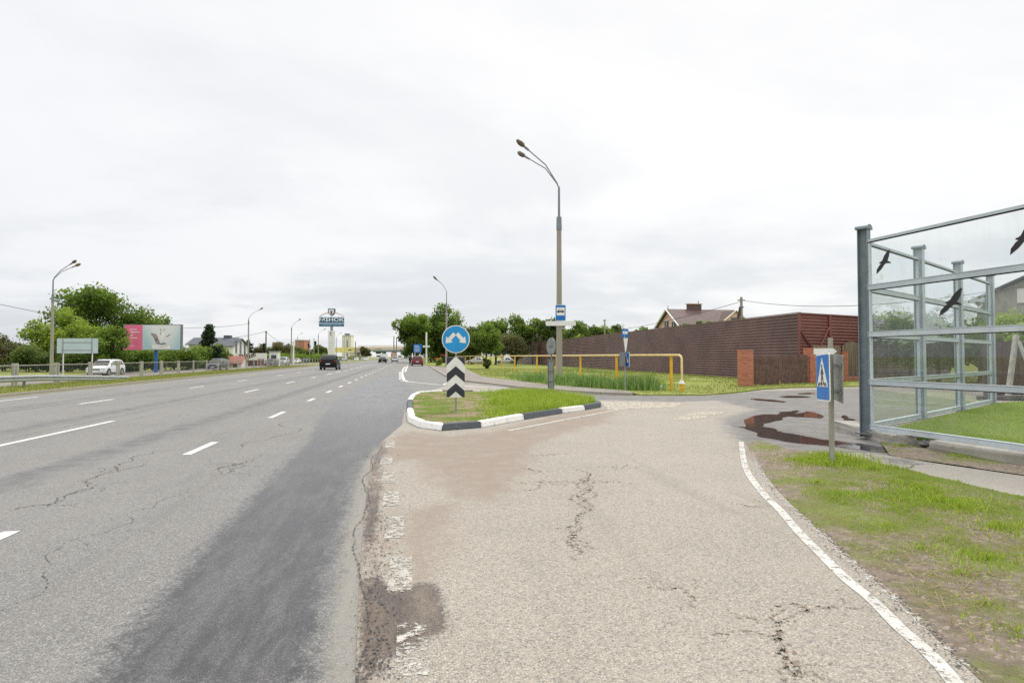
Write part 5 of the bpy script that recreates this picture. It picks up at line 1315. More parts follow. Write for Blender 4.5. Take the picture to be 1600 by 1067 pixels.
def truck(label, px, Z, W, Hh, L, cab, box, away=True, name='truck'):
    x, y = C(px, Z); t = thing(name, label, 'truck', (x, y, 0), 0 if away else PI)
    MB().bevbox((0, L * .39, Hh * .42), (W * .95, L * .2, Hh * .7), .1).build('cab', cab, t, True)
    MB().bevbox((0, -L * .1, Hh * .58), (W, L * .76, Hh * .8), .05).build('cargo_box', box, t, True)
    MB().box((0, -L * .05, .55), (W * .6, L * .88, .2)).build('chassis', 'dark_plastic', t)
    MB().box((0, L * .492, Hh * .55), (W * .8, .05, Hh * .22)).build('windshield', 'glass_dark', t)
    for s_ in (-1, 1):
        MB().box((s_ * W * .4, -L * .485, .7), (.25, .06, .15)).build('tail_light', 'lens_red', t)
        for yy in (-.36, -.24, .36): MB().tube([(s_ * (W / 2 - .3), yy * L, .48), (s_ * W / 2, yy * L, .48)], .48, 14).build('wheel', 'rubber', t, True)
truck('tan and red truck ahead in the right lane before the bridge', 615.5, 260, 2.4, 3.3, 7, 'truck_red', 'truck_tan')
truck('white box truck with a red front beyond the black sedan', 600.5, 215, 2.3, 2.6, 6, 'truck_red', 'car_white')
truck('white lorry coming from under the bridge on the left', 592, 330, 2.5, 3.2, 8, 'car_white', 'car_white', False)
truck('white bus shaped van under the right end of the bridge', 625, 360, 2.5, 3.0, 8, 'car_white', 'car_white', False)
x0, y0 = C(690, 145); t = thing('tractor', 'orange red tractor half hidden behind the round sign under the trees', 'tractor', (x0, y0, .05), R(70))
MB().bevbox((0, .8, .95), (.8, 1.6, .6), .08).build('bonnet', 'truck_red', t, True); MB().bevbox((0, -.5, 1.35), (1.2, 1.2, 1.3), .08).build('cab', 'truck_red', t, True)
MB().box((0, -.5, 1.55), (1.22, 1.0, .6)).build('cab_window', 'glass_dark', t)
for s_ in (-1, 1):
    MB().tube([(s_ * .55, -.6, .7), (s_ * .9, -.6, .7)], .7, 18).build('rear_wheel', 'rubber', t, True); MB().tube([(s_ * .5, 1.2, .4), (s_ * .72, 1.2, .4)], .4, 16).build('front_wheel', 'rubber', t, True)

# person beside the red car
x0, y0 = C(641, 101.5)
t = thing('person', 'person in dark clothes standing at the left side of the red parked SUV', 'person', (x0, y0, 0), R(-20))
def skin(name, verts, edges, rad, mat, parent):
    me = bpy.data.meshes.new(name); me.from_pydata(verts, edges, []); me.materials.append(M[mat])
    o = bpy.data.objects.new(name, me); COL.objects.link(o); o.parent = parent
    m = o.modifiers.new('skin', 'SKIN')
    for i, r_ in enumerate(rad): me.skin_vertices[0].data[i].radius = (r_, r_)
    me.skin_vertices[0].data[0].use_root = True
    o.modifiers.new('sub', 'SUBSURF').levels = 1; o.modifiers['sub'].render_levels = 2
    return o
V = [(0, 0, .95), (0, 0, 1.2), (0, 0, 1.42), (0, .01, 1.52), (0, .02, 1.66), (.19, 0, 1.4), (.24, .03, 1.12), (.22, .16, .9), (-.19, 0, 1.4), (-.25, 0, 1.12), (-.22, .1, .87), (.1, 0, .88), (.11, .02, .48), (.11, 0, .08), (.11, .13, .04), (-.1, 0, .88), (-.12, .03, .48), (-.13, -.02, .08), (-.13, .11, .04)]
E = [(0, 1), (1, 2), (2, 3), (3, 4), (2, 5), (5, 6), (6, 7), (2, 8), (8, 9), (9, 10), (0, 11), (11, 12), (12, 13), (13, 14), (0, 15), (15, 16), (16, 17), (17, 18)]
rd = [.15, .15, .16, .055, .1, .07, .05, .035, .07, .05, .035, .095, .065, .045, .04, .095, .065, .045, .04]
skin('body', V, E, rd, 'cloth_black', t)
MB().sphere((0, .045, 1.645), (.075, .08, .1), 12, 8).build('face', 'skin', t, True); MB().sphere((0, -.0, 1.7), (.1, .11, .1), 12, 8).build('hair', 'black', t, True)

# blue direction sign, white column, small things in the distance
Zb = 125; s = Zb / F; x0, y0 = C(652.5, Zb)
t = thing('direction_sign', 'large blue road direction sign with white text under the big trees', 'road sign', (x0, y0, 0), -TH)
pn = MB().plate(rrect(12.5 * s, 12.6 * s, .2), -.1, 0).build('panel', 'blue_sign', t); pn.location.z = H(544.3, Zb)
tx = MB()
for r_ in range(5): tx.plate([(-4.8 * s, (4.6 - 2.3 * r_) * s), (random.uniform(0, 4.6) * s, (4.6 - 2.3 * r_) * s), (random.uniform(0, 4.6) * s, (3.9 - 2.3 * r_) * s), (-4.8 * s, (3.9 - 2.3 * r_) * s)], -.12, -.101)
tx.build('text_lines', 'sign_white', pn)
for sx_ in (-4, 4): MB().tube([(sx_ * s, .1, 0), (sx_ * s, .1, H(538, Zb))], .12, 8).build('post', 'galv', t, True)
Zb = 130; x0, y0 = C(666.3, Zb); s = Zb / F
t = thing('white_column', 'slim white column with a small crossboard by the roadside', 'column', (x0, y0, 0), -TH)
MB().box((0, 0, H(519, Zb) / 2), (2.2 * s, .3, H(519, Zb))).build('shaft', 'soft_white', t); MB().box((0, -.2, H(541.3, Zb)), (11 * s, .1, 2.6 * s)).build('crossboard', 'soft_white', t)
# yellow billboard
Zb = 300; s = Zb / F; x0, y0 = C(538, Zb)
t = thing('yellow_billboard', 'wide yellow advertising wall in the distance right of the monument', 'billboard', (x0, y0, -.3), -TH)
pn = MB().box((0, 0, H(547, Zb) + .3), (31 * s, .4, 8 * s)).build('panel', 'yellow_board', t)
MB().box((0, -.25, H(550.7, Zb) + .3), (31 * s, .1, .6 * s)).build('edge_strip', 'soft_white', pn)
MB().plate([(6 * s, H(547.8, Zb) + .3), (12 * s, H(547.8, Zb) + .3), (11 * s, H(546, Zb) + .3), (7 * s, H(546, Zb) + .3)], -.26, -.21).build('logo', 'blue_deep', pn)
MB().box((-2 * s, -.23, H(547, Zb) + .3), (1.2 * s, .1, 4 * s)).box((4.5 * s, -.23, H(547, Zb) + .3), (.4 * s, .1, 8 * s)).build('white_mark', 'soft_white', pn)
for k in (-12, -4, 4, 12): MB().box((k * s, .2, 1.0), (.3, .3, 2.4)).build('post', 'galv', t)
MB
tag(MB().slab([C(500, 330), C(575, 330), C(575, 345), C(500, 345)], -.3, 1.7).build('embankment', 'ground_grass'), kind='structure')

# overpass
Zb = 430; s = Zb / F; x0, y0 = C(600, Zb)
t = thing('overpass', 'road bridge crossing far ahead with a green steel beam and beige noise wall', 'bridge', (x0, y0, 0), -TH)
MB().box((10 * s, 0, H(547, Zb)), (130 * s, 11, 2.6 * s)).build('deck', 'concrete', t)
MB().box((30 * s, -5, H(549.2, Zb)), (90 * s, .6, 1.9 * s)).build('beam', 'green_steel', t)
MB().box((10 * s, -5.4, H(544.2, Zb)), (130 * s, .2, 2.4 * s)).build('parapet', 'beige', t)
MB().box((15 * s, 5.4, H(541.5, Zb)), (118 * s, .3, 4.5 * s)).build('noise_wall', 'cream', t)
for px in (-41, 0, 15.7, 34, 52): MB().box((px * s, 0, H(550, Zb) / 2), (1.2, 9, H(550, Zb))).build('pier', 'concrete', t)
# tower block, brick flats
def block(px, Z, wpx, top, D_, mat, label, nw, nf, z0=-.3, roof=None):
    s = Z / F; x, y = C(px, Z); t = thing('apartment_block', label, 'building', (x, y, z0), -TH); w = wpx * s; h = H(top, Z) - z0
    MB().box((0, 0, h / 2), (w, D_, h)).build('wall', mat, t)
    MB().box((0, 0, h + .4), (w + .6, D_ + .6, .8)).build('roof', 'concrete', t)
    for i in range(nw):
        mb = MB()
        for j in range(nf): mb.box((-w / 2 + w * (i + .5) / nw, -D_ / 2 - .02, h * (j + .55) / nf), (w / nw * .5, .08, h / nf * .5))
        mb.build('window', 'window', t)
    return t, w, h
t, w, h = block(543.6, 900, 13.5, 525, 16, 'cream', 'tall pale tower block on the horizon behind the yellow billboard', 5, 12)
MB().box((-1, 0, h + 2.5), (w * .5, 6, 2.5)).build('roof_sign', 'galv_dark', t)
block(472, 600, 14, 532.5, 14, 'brick_far', 'orange brick apartment block on the horizon left of the monument', 7, 7)
block(434, 600, 8, 536, 14, 'brick_far', 'pinkish brick block mostly hidden by trees near the left lamp', 4, 6)
block(563, 620, 26, 544, 14, 'beige', 'low beige building behind the bridge tree', 9, 3)

# ------------------------------------------------------------------ houses
def gable(t, x0_, x1_, y0_, y1_, ze, zr, over, wall, roof, z0=0):
    """ridge along local x"""
    ym = (y0_ + y1_) / 2; mb = MB()
    V = [(x0_, y0_, z0), (x1_, y0_, z0), (x1_, y1_, z0), (x0_, y1_, z0), (x0_, y0_, ze), (x1_, y0_, ze), (x1_, y1_, ze), (x0_, y1_, ze), (x0_, ym, zr - .05), (x1_, ym, zr - .05)]
    mb.add(V, [(0, 1, 5, 4), (2, 3, 7, 6), (3, 0, 4, 8, 7), (1, 2, 6, 9, 5)]); mb.build('wall', wall, t)
    mb = MB(); sl = (zr - ze) / (ym - y0_)
    for sgn, ye in ((-1, y0_ - over), (1, y1_ + over)):
        zee = ze - sl * over
        a = [(x0_ - over, ye, zee), (x1_ + over, ye, zee), (x1_ + over, ym, zr), (x0_ - over, ym, zr)]
        mb.add(a + [(p[0], p[1], p[2] + .14) for p in a], [(0, 1, 2, 3), (4, 5, 6, 7), (0, 1, 5, 4), (1, 2, 6, 5), (2, 3, 7, 6), (3, 0, 4, 7)])
    return mb.build('roof', roof, t)
Zb = 88; s = Zb / F; x0, y0 = C(1048, Zb)
t = thing('brown_roof_house', 'pink house with brown hipped gable roofs and a chimney behind the brown fence', 'house', (x0, y0, 0), -TH + R(10))
ze = H(508, Zb); zr = H(486, Zb)
rf = gable(t, 0, 9.8, -3.3, 4.2, ze, zr + .2, .5, 'house_pink', 'roof_brown')
ch = MB().box((4.0, .6, zr + .6), (2.0, .8, 1.0)).build('chimney', 'roof_brown', rf); MB().box((4.0, .6, zr + 1.14), (2.3, 1.0, .1)).build('chimney_cap', 'house_pink', ch)
MB().tube([(4.7, .6, zr + 1.1), (4.7, .6, zr + 1.6)], .05, 6).build('weather_vane', 'black', ch)
MB().tube([(-.2, .4, zr - .3), (-.2, .4, zr + .8)], .06, 6).build('vent_pipe', 'galv', rf)
# white barge boards on left gable
mb = MB(); ym = .45
for ye in (-3.8, 4.7): mb.tube([(-.55, ye, ze - .3), (-.55, ym, zr + .25)], .11, 4)
mb.build('barge_board', 'soft_white', rf)
for (yy, zz) in ((-1.2, ze - .3), (1.3, ze - .1)):
    o = MB().box((-.03, yy, zz), (.08, 1.3, 1.7)).build('window', 'window', t); MB().box((-.06, yy, zz), (.08, .08, 1.7)).box((-.06, yy, zz + .85), (.1, 1.4, .1)).build('frame', 'soft_white', o)
# small cross gable at right
g2 = bpy.data.objects.new('dormer', None)
mb = MB(); xg = 8.0; zg = H(487.5, Zb); zg0 = H(500.5, Zb); hw = 1.65
mb.add([(xg - hw, -3.9, zg0 - 2), (xg + hw, -3.9, zg0 - 2), (xg + hw, -3.9, zg0), (xg, -3.9, zg), (xg - hw, -3.9, zg0), (xg - hw, 0, zg0 - 2), (xg + hw, 0, zg0 - 2), (xg + hw, 0, zg0), (xg, 0, zg), (xg - hw, 0, zg0)], [(0, 1, 2, 3, 4), (1, 6, 7, 2), (0, 4, 9, 5)]); dg_ = mb.build('gable_dormer', 'house_pink', t)
mb = MB()
for sgn in (-1, 1): mb.add([(xg + sgn * (hw + .25), -4.2, zg0 - .25), (xg, -4.2, zg + .08), (xg, .3, zg + .08), (xg + sgn * (hw + .25), .3, zg0 - .25)], [(0, 1, 2, 3)])
mb.build('dormer_roof', 'roof_brown', dg_)
mb = MB()
for sgn in (-1, 1): mb.tube([(xg + sgn * (hw + .25), -4.22, zg0 - .25), (xg, -4.22, zg + .05)], .09, 4)
mb.build('barge_board', 'soft_white', dg_)
o = MB().box((xg, -3.94, zg0 - .15), (1.3, .08, .8)).build('window', 'window', dg_); 
x1, y1 = C(1108, Zb + 4)
# white modern house on the left
Zb = 130; s = Zb / F; x0, y0 = C(340, Zb)
t = thing('white_house', 'large white house with a dark slate roof behind the spruce on the left', 'house', (x0, y0, -.35), -TH)
kz = lambda py: H(py, Zb) + .35
rf = gable(t, (306 - 340) * s, (369 - 340) * s, -3, 3.2, kz(538), kz(528.5), .5, 'house_white', 'roof_grey')
MB().box((2.2, 0, kz(527.6)), (1.4, 1, 1.0)).build('chimney', 'roof_grey', rf)
rf2 = gable(t, (340 - 340) * s, (381 - 340) * s, -5.2, 2.0, kz(541), kz(530), .4, 'house_white', 'roof_grey')
o = MB().box(((361.5 - 340) * s, -5.22, kz(546)), (1.1, .08, 1.3)).build('window', 'window', t)
MB().box(((361.5 - 340) * s, -5.24, kz(539.5)), (1.3, .1, .35)).build('sign_strip', 'window', t)
xe = (381 - 340) * s
for yy in (-3.6, -1.6, .4): MB().box((xe + .02, yy, kz(543)), (.1, .7, 2.6)).build('window', 'window', t)
# graffiti wall
Zb = 124; s = Zb / F; x0, y0 = C(392, Zb)
t = thing('white_wall', 'long white yard wall with black graffiti scrawl right of the white house', 'wall', (x0, y0, -.35), -TH)
MB().box((0, 0, kz(554) - 1.0), (50 * s, .2, 2.6)).build('wall_face', 'house_white', t)
mb = MB(); rnd = random.Random(3)
for i in range(12):
    x = (-18 + i * 2.1) * s; z = kz(555) + rnd.uniform(-.3, .3)
    mb.tube([(x, -.13, z - .4), (x + rnd.uniform(-.2, .3), -.13, z + .4), (x + .3, -.13, z + rnd.uniform(-.2, .2)), (x + .35, -.13, z - .4)], .07, 4)
mb.build('graffiti', 'black', t)
Zb = 104; s = Zb / F; x0, y0 = C(368, Zb)
t = thing('red_roof_shed', 'small shed with a faded red roof below the white house', 'shed', (x0, y0, -.4), -TH)
gable(t, -1.75, 1.6, -1.3, 1.2, .85, 1.95, .15, 'cream', 'roof_red'); MB().box((.6, -1.32, .45), (.8, .06, .7)).build('door', 'wood_dark', t)
Zb = 120; x0, y0 = C(429.5, Zb); t = thing('white_kiosk', 'small white flat roofed kiosk right of the wooden pole', 'kiosk', (x0, y0, -.35), -TH)
MB().box((0, 0, 1.5), (1.6, 1.6, 2.8)).build('wall', 'house_white', t); MB().box((0, 0, 2.95), (1.9, 1.9, .15)).build('roof', 'galv', t); MB().box((.1, -.82, 1.9), (1.0, .05, .7)).build('window', 'window', t)
Zb = 112; x0, y0 = C(408, Zb); t = thing('red_gate', 'dull red metal gate in a low fence on the far roadside', 'gate', (x0, y0, -.35), -TH)
MB().box((0, 0, .85), (1.1, .06, 1.3)).build('gate_leaf', 'red_sheet', t); MB().box((-2.2, 0, .75), (3.1, .05, 1.1)).build('side_panel', 'wood_dark', t)
# shed behind fence
Zb = 128; s = Zb / F; x0, y0 = C(846, Zb)
t = thing('grey_roof_shed', 'small shed with a grey sheet roof behind the brown fence and bus stop', 'shed', (x0, y0, 0), -TH - R(28))
gable(t, -2.2, 2.6, -1.9, 1.9, H(534, Zb), H(521, Zb), .3, 'house_white', 'roof_slate')
# house behind the barrier
Zb = 40; s = Zb / F; x0, y0 = C(1618, Zb)
t = thing('grey_house', 'grey gabled house with a dark roof seen through the clear barrier', 'house', (x0, y0, 0), -TH + R(40))
gable(t, -2.8, 6, -2.5, 2.5, H(468, Zb), H(440, Zb), .4, 'concrete', 'roof_grey'); MB().box((-2.83, 0, H(466, Zb)), (.06, .8, .9)).build('window', 'soft_white', t)

# ------------------------------------------------------------------ trees
def tree(name, label, px, Z, hh, r, cb, n, mat='leaf', leaf=.3, z0=0, group=None, seed=0, cat='tree', trunk=.16, K=26, cone=False, bare=False, loc=None, clump=.3, shade0=0.0):
    g = np.random.default_rng(seed + 100); x, y = loc if loc else C(px, Z)
    t = thing(name, label, cat, (x, y, z0), 0, group)
    cz = (hh + cb) / 2; rz_ = (hh - cb) / 2
    # clump centres
    c = g.normal(size=(K, 3)); c /= np.linalg.norm(c, axis=1)[:, None]; rad = g.uniform(.25, .85, K) ** .6 * .85
    cc = c * rad[:, None]
    if cone:
        u = g.uniform(0, 1, K) ** 1.35; a = g.uniform(0, 2 * PI, K); rr = r * (1 - u) * g.uniform(.35, .95, K)
        cc = np.stack([rr * np.cos(a), rr * np.sin(a), cb + (hh - cb) * u * .97], 1); cr = (r * (.16 + .26 * (1 - u))); cra = np.stack([cr, cr, cr * .55], 1)
    else:
        cc = cc * np.array([r, r, rz_]) * (1 + .12 * g.normal(size=(K, 1))); cc[:, 2] += cz
        cr = r * clump * g.uniform(.7, 1.35, K); cra = np.stack([cr, cr, cr * .8], 1)
    cs_ = g.uniform(-.22, .22, K)
    m = max(3, n // K); idx = np.repeat(np.arange(K), m); nn_ = len(idx)
    d = g.normal(size=(nn_, 3)); d /= np.linalg.norm(d, axis=1)[:, None]
    q = g.uniform(.45, 1.12, nn_) ** .6
    P = cc[idx] + d * q[:, None] * cra[idx] + g.normal(0, .05, (nn_, 3)) * r
    ls = leaf * g.uniform(.5, 1.3, nn_)[:, None]
    a1 = g.normal(size=(nn_, 3)); a1 /= np.linalg.norm(a1, axis=1)[:, None]
    a2 = np.cross(a1, g.normal(size=(nn_, 3))); a2 /= np.linalg.norm(a2, axis=1)[:, None]
    a3 = a1 * .55
    V = np.stack([P - a2 * ls * .5, P - a3 * ls, P + a2 * ls * .5, P + a3 * ls], 1).reshape(-1, 3)
    Fq = np.arange(nn_ * 4).reshape(-1, 4)
    sh_v = .36 + shade0 + cs_[idx] + .26 * d[:, 2] * q + .12 * (P[:, 2] - cz) / max(rz_, .1) + g.normal(0, .12, nn_)  # clump tops and upper crown lighter, undersides darker: light painted into leaf colour
    if len(V):
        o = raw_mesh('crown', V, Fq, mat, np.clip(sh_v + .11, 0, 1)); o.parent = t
    mb = MB(); top = cz + rz_ * (.5 if not cone else .9)
    mb.tube([(0, 0, -.1), (.03 * r, 0, cb * .6 + .1), (-.02 * r, .02 * r, cz), (0, 0, top)], [trunk * 1.2, trunk, trunk * .65, trunk * .12], 8)
    for k in range(min(K, 14)):
        b0 = Vector((0, 0, min(max(cb * .8, cc[k][2] * .55), top * .9))); e = Vector(cc[k]); mid_ = b0.lerp(e, .5) + Vector((0, 0, -.06 * r))
        mb.tube([b0, mid_, e], [trunk * .4, trunk * .22, trunk * .06], 5)
    mb.build('trunk', 'bark', t, True)
    return t
LZ = -.35
T_ = tree
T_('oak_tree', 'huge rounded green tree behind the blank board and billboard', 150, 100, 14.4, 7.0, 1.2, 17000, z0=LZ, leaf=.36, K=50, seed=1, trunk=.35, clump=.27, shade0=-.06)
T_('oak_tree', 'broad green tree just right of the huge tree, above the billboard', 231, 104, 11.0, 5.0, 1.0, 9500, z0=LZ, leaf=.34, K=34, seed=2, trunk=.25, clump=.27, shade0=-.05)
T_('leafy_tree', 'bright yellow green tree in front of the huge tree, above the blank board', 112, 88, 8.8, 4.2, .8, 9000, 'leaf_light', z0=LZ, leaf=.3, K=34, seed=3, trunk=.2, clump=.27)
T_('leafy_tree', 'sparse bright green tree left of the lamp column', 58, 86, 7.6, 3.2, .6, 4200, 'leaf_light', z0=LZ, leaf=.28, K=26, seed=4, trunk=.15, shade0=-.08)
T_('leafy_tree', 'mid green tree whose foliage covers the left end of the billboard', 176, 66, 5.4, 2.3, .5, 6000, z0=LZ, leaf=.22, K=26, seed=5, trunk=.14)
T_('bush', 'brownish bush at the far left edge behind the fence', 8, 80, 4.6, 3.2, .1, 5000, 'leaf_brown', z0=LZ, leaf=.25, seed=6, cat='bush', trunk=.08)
T_('bush', 'dark bush under the sparse green tree behind the fence', 45, 76, 3.6, 2.8, .0, 4500, 'leaf_dark', z0=LZ, leaf=.25, seed=7, cat='bush', trunk=.08)
for i, (px, Z, h, r, m, lb) in enumerate(((92, 76, 3.4, 2.6, 'leaf_dark', 'dark hedge bush right of the tall lamp column'), (135, 74, 3.3, 2.6, 'leaf_dark', 'dark hedge bush behind the white crossover roof'), (175, 74, 3.2, 2.4, 'leaf_dark', 'dark hedge bush behind the rear of the white crossover'),
        (215, 76, 3.2, 2.6, 'leaf', 'green hedge bush left of the blue billboard post'), (252, 80, 3.3, 2.7, 'leaf', 'green hedge bush just right of the blue billboard post'), (283, 86, 3.6, 2.8, 'leaf', 'green hedge bush below the right edge of the billboard'), (306, 94, 3.7, 2.8, 'leaf', 'green hedge bush left of the spruce foot'),
        (332, 100, 3.9, 3.0, 'leaf', 'green hedge bush at the foot of the spruce'), (352, 108, 2.6, 2.0, 'leaf_dark', 'low dark hedge bush right of the spruce'))):
    T_('hedge_bush', lb, px, Z, h, r, -.3, 5200, m, z0=LZ, leaf=.24, seed=20 + i, cat='bush', trunk=.07, K=30, group='hedge bushes along the far roadside')
T_('spruce_tree', 'pointed dark spruce in front of the white house', 327, 97, 7.1, 2.6, .1, 8500, 'needle', z0=LZ, leaf=.28, K=60, cone=True, seed=40, trunk=.16)
T_('spruce_tree', 'dark spruce behind the lamp right of the white house', 388.5, 160, 7.2, 2.1, .3, 3500, 'needle', z0=LZ, leaf=.3, K=40, cone=True, seed=41, trunk=.16)
far = [(405, 210, 6.2, 3.2, 'leaf_brown', 'thin brownish tree left of the wooden pole'), (420, 215, 6, 3.2, 'leaf_dark', 'dark tree just right of the wooden pole'), (441, 205, 7.3, 3.8, 'leaf_brown', 'rounded olive tree left of the median lamp'), (452, 230, 7.2, 3.8, 'leaf_dark', 'dark tree directly behind the median lamp'),
       (470, 235, 5.6, 4, 'leaf_dark', 'low dark tree below the orange apartment block'), (497, 240, 7, 3.2, 'leaf_dark', 'dark tree right behind the lamp left of the monument'), (506, 260, 6, 3.4, 'leaf_dark', 'dark green tree touching the monument pylon')]
for i, (px, Z, h, r, m, lb) in enumerate(far): T_('roadside_tree', lb, px, Z, h, r, .2, 3200, m, z0=LZ, leaf=.42, seed=60 + i, K=26, trunk=.18)
for i, (px, Z, h, lb) in enumerate(((412, 200, 6.6, 'narrow dark spruce beside the wooden pole'), (483, 235, 8.3, 'narrow dark spruce left of the pale poles'), (492.5, 245, 8.4, 'narrow dark spruce right of the pale poles'))):
    T_('spruce_tree', lb, px, Z, h, 1.5, .8, 1600, 'needle', z0=LZ, leaf=.4, K=30, cone=True, seed=80 + i, trunk=.14)
T_('roadside_tree', 'dark round tree standing in front of the far bridge', 570, 370, 8.8, 3.8, .3, 2600, 'leaf_brown', z0=LZ, leaf=.6, seed=90, K=24, trunk=.25)
T_('roadside_tree', 'tree top rising behind the far bridge parapet', 592, 480, 11.5, 3.6, 2, 1500, 'leaf_dark', leaf=.8, seed=91, K=20, trunk=.25)
T_('hedge_bush', 'distant hedge clump by the monument foot', 508, 215, 2.6, 3.4, -.2, 2000, 'leaf_dark', z0=LZ, leaf=.4, seed=92, K=20, cat='bush', trunk=.08)
for i, (px, Z, w_) in enumerate(((425, 180, 4), (438, 190, 4), (450, 180, 4), (470, 190, 4.5), (487, 195, 4.5), (500, 205, 4))):
    T_('hedge_bush', ['pale', 'leftmost pale', 'second', 'third', 'fourth', 'fifth'][0] + ' low hedge clump on the far roadside ' + ['behind the dark hatchback', 'behind the minivan', 'behind the median lamp', 'below the orange apartment block', 'below the narrow spruces', 'left of the monument lamp'][i], px, Z, 2.6, w_, -.4, 1800, 'leaf', z0=LZ, leaf=.35, seed=95 + i, K=22, cat='bush', trunk=.06, group='low hedge clumps on the far roadside')
# right side
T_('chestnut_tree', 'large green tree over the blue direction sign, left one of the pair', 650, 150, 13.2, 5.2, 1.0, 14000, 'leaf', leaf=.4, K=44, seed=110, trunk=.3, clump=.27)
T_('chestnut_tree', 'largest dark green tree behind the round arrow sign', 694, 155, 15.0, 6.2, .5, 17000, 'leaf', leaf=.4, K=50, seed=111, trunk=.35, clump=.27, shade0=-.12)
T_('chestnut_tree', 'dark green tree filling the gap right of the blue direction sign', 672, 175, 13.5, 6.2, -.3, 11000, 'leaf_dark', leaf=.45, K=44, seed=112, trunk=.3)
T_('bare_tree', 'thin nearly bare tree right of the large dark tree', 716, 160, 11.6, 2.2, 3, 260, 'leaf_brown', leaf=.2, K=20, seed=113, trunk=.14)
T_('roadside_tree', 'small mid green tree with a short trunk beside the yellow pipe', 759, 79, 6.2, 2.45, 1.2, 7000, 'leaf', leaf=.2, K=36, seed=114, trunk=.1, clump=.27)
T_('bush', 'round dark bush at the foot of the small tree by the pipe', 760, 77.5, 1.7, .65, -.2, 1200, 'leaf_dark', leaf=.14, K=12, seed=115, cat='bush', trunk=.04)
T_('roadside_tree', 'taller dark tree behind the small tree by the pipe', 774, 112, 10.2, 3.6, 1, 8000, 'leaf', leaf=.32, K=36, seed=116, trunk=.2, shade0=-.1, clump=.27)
T_('apple_tree', 'brownish low tree with a dark leaning trunk under the tree line', 805, 96, 5.2, 2.9, 1.2, 5500, 'leaf_brown', leaf=.22, K=34, seed=117, trunk=.16)
back = [(738, 125, 8.6, 3.4), (806, 120, 9.9, 3.8), (836, 122, 10.2, 3.8), (858, 118, 10.2, 3.6), (908, 130, 9.9, 3.9), (937, 128, 9.6, 3.8), (962, 132, 8.8, 3.2), (885, 140, 9.4, 3.6)]
dsc = ['left of the small tree', 'above the low brownish tree', 'above the grey roof shed', 'directly behind the bus stop sign', 'right of the lamp column', 'around the short concrete pole', 'left of the bare poplars', 'peeking just right of the stop sign']
for i, (px, Z, h, r) in enumerate(back): T_('woodland_tree', 'tree in the back row ' + dsc[i], px, Z, h, r, 1.2, 6500, 'leaf' if i % 3 else 'leaf_dark', leaf=.34, K=34, seed=130 + i, trunk=.2, group='trees in a row behind the brown fence', shade0=-.05 + .04 * (i % 3), clump=.27)
for i, (px, Z, h) in enumerate(((832, 112, 6.5), (842, 112, 6.4), (966, 120, 9.2), (974, 122, 9.4))): T_('bare_tree', ['pale lopped trunk left of the grey roof shed', 'second pale lopped trunk over the grey roof shed', 'bare poplar left of the brown roof house', 'second bare poplar beside the brown roof house'][i], px, Z, h, 1.0, 2, 160, 'leaf_brown', leaf=.14, K=18, seed=150 + i, trunk=.12)
for i, (px, Z, h, r) in enumerate(((900, 96, 5.2, 2.2), (925, 92, 4.8, 2.2), (1003, 66, 5.2, 1.3), (1018, 66, 5.0, 1.1), (1050, 62, 5.3, .95), (1070, 62, 5.5, 1.0), (1093, 61, 5.6, .9), (1113, 60, 5.7, .8))):
    T_('garden_shrub', ['light green shrub just right of the lamp column', 'light green shrub over the fence top left of the short pole', 'dark shrub top at the left of the brown roof house', 'second dark shrub top nearest the house wall', 'shrub top before the left gable window', 'shrub top at the middle of the brown roof', 'shrub top right of the roof middle', 'shrub top left of the small right gable'][i], px, Z, h, r, 1.5, 2600, 'leaf' if i not in (0, 1) else 'leaf_light', leaf=.16, K=20, seed=170 + i, cat='bush', trunk=.06, group='garden shrubs behind the brown fence')
T_('garden_tree', 'dark tree top above the braced fence by the first barrier post', 1352, 52, 5.9, 1.5, 1.5, 2600, 'leaf_dark', leaf=.18, K=20, seed=190)
for i, (px, Z, h, r) in enumerate(((1465, 34, 4.0, 1.9), (1420, 40, 5.0, 2.3), (1530, 36, 4.2, 2.0), (1580, 33, 4.4, 1.7), (1625, 31, 4.0, 1.8), (1390, 46, 5.2, 2.0))):
    T_('garden_tree', ['garden tree seen through the middle bay of the receding barrier row', 'garden tree seen through the first barrier bay', 'garden tree seen through the last bay of the receding row', 'bright green tree left of the grey house', 'bright green tree in front of the grey house', 'garden tree nearest the first barrier post'][i], px, Z, h, r, .8, 5200, 'leaf' if i < 3 else 'leaf_light', leaf=.15, K=30, seed=200 + i, trunk=.1, group='garden trees behind the barrier')
for i, (x_, y_, h_, r_) in enumerate(((31, 15, 6.0, 2.4), (27, 18.5, 5.0, 1.9), (35, 10.5, 7, 2.8), (28, 11.5, 4.6, 1.6))):
    T_('garden_tree', ['yard tree to the right of the lawn, tallest round crown', 'yard tree between the grey house and the lawn corner', 'large yard tree farthest right beyond the lawn', 'small yard tree at the right lawn edge'][i], 0, 0, h_, r_, .8, 2600, 'leaf', leaf=.2, K=24, seed=240 + i, trunk=.1, group='garden trees behind the barrier', loc=(x_, y_))
x0, y0 = G(687, 571)
T_('bush', 'small bright bush on the grass behind the parked red SUV', 686, 104, 1.6, .75, -.2, 900, 'leaf_light', leaf=.16, K=12, seed=220, cat='bush', trunk=.04)
T_('hedge_bush', 'distant dark hedge under the big trees on the right', 700, 165, 4.5, 7, -.5, 6000, 'leaf_dark', leaf=.4, K=40, seed=221, cat='bush', trunk=.08)
T_('hedge_bush', 'distant dark hedge between the round sign and the small tree', 728, 150, 4.6, 4.5, -.5, 5000, 'leaf_dark', leaf=.36, K=36, seed=222, cat='bush', trunk=.08)
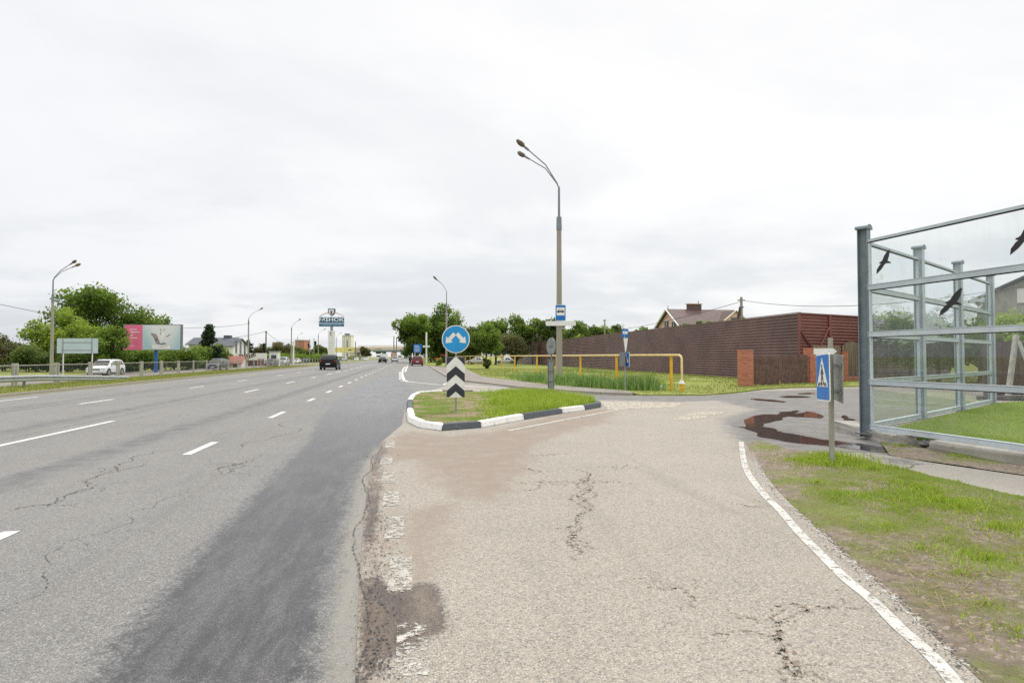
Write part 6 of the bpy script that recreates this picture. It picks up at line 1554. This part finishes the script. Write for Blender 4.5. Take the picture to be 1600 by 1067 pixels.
# parked cars glimpsed behind the pipe
for px, Z, pt_, lb in ((790, 128, 'car_white', 'white car parked under the trees behind the yellow pipe'), (745, 120, 'car_silver', 'silver car parked left of the small tree trunk')):
    x, y = C(px, Z); make_car(lb, pt_, 4.4, 1.8, 1.45, (x, y, .02), R(80), suv=False)

# litter, twigs
tw = MB(); rnd = random.Random(9)
for k in range(260):
    px, py = rnd.choice([(1470, 940), (1380, 850), (1500, 940), (1330, 800), (1440, 880), (1530, 900)]); qx, qy = px + rnd.uniform(-60, 60), py + rnd.uniform(-50, 50); x, y = G(qx, qy, .05)
    if qx < np.interp(qy, [p[1] for p in right_edge], [p[0] for p in right_edge]) + 25: continue
    a = rnd.uniform(0, 6.28); l = rnd.uniform(.04, .2); tw.tube([(x, y, .045), (x + l * math.cos(a), y + l * math.sin(a), .055 + rnd.uniform(0, .02))], .0014, 4)
tag(tw.build('dry_stalks', 'straw'), 'dry straw and stalks lying on the verge', 'straw', kind='stuff')
pb = MB(); rnd = random.Random(12)
for k in range(1500):
    if k % 2: px, py = rnd.uniform(1160, 1560), 0; i = rnd.randrange(len(right_edge) - 1); a, b_ = right_edge[i], right_edge[i + 1]; u = rnd.random(); px = a[0] + (b_[0] - a[0]) * u + rnd.gauss(8, 14); py = a[1] + (b_[1] - a[1]) * u
    else: px, py = rnd.gauss(590, 17), rnd.uniform(700, 1060)
    x, y = G(px, py, .01); s_ = rnd.uniform(.002, .007) 
    pb.sphere((x, y, .009 + s_ * .3), (s_ * rnd.uniform(.8, 1.5), s_, s_ * .6), 6, 4)
tag(pb.build('gravel', 'rock'), 'loose grit along the road edges', 'gravel', kind='stuff')

# ------------------------------------------------------------------ light, sky
w = bpy.data.worlds.new('World'); scene.world = w; w.use_nodes = True; nt = w.node_tree; n = N(nt)
bg = nt.nodes['Background']
sky = n.node('ShaderNodeTexSky', sky_type='NISHITA'); sky.sun_disc = False
SE, SR = R(52), R(35)
sky.sun_elevation = SE; sky.sun_rotation = SR
g = n.coord('Generated'); sp_ = n.node('ShaderNodeSeparateXYZ'); n.l.new(g, sp_.inputs[0])
zc_ = n.math('ADD', n.math('MAXIMUM', sp_.outputs[2], 0.0), .16)
cb = n.node('ShaderNodeCombineXYZ'); n.l.new(n.math('DIVIDE', sp_.outputs[0], zc_), cb.inputs[0]); n.l.new(n.math('DIVIDE', sp_.outputs[1], zc_), cb.inputs[1])
f1 = n.noise(n.mapping(cb.outputs[0], (.9, .9, 1), (3.1, 1.7, 0)), .7, 7, .56, dist=.35)
f2 = n.noise(n.mapping(cb.outputs[0], (.7, 1.0, 1), (8.1, 4.7, 0)), 2.0, 6, .6)
f = n.math('ADD', n.math('MULTIPLY', f1, .7), n.math('MULTIPLY', f2, .3))
el = n.ramp(sp_.outputs[2], .0, .34)
lowc = n.mix(n.ramp(f, .4, .58), (6.9, 7.15, 7.5), (8.9, 8.95, 9.0))
hic = n.mix(n.ramp(f, .38, .58), (8.55, 8.6, 8.7), (9.5, 9.45, 9.4))
c = n.mix(el, lowc, hic)
sidef = n.ramp(sp_.outputs[0], -.7, .35)
c = n.mix(sidef, n.mix(1.0, c, (.955, .965, .985), 'MULTIPLY'), n.mix(1.0, c, (1.03, 1.03, 1.025), 'MULTIPLY'))
c = n.mix(n.ramp(sp_.outputs[2], .5, 1.0), c, (19, 19, 18.8))
c = n.mix(.06, c, sky.outputs[0])
n.l.new(c, bg.inputs[0]); bg.inputs[1].default_value = .107
sd = bpy.data.lights.new('sun', 'SUN'); sd.energy = 1.5; sd.angle = R(14); sd.color = (1, .95, .88)
so = bpy.data.objects.new('sun', sd); COL.objects.link(so)
# blender sky: sun azimuth measured from +Y towards +X
dirv = Vector((math.sin(SR) * math.cos(SE), math.cos(SR) * math.cos(SE), math.sin(SE)))
so.rotation_euler = dirv.to_track_quat('Z', 'Y').to_euler()
scene.view_settings.view_transform = 'Standard'; scene.view_settings.look = 'None'; scene.view_settings.exposure = 0
scene.cycles.use_denoising = False; scene.cycles.pixel_filter_width = 1.3
scene.cycles.max_bounces = 8; scene.cycles.transparent_max_bounces = 24
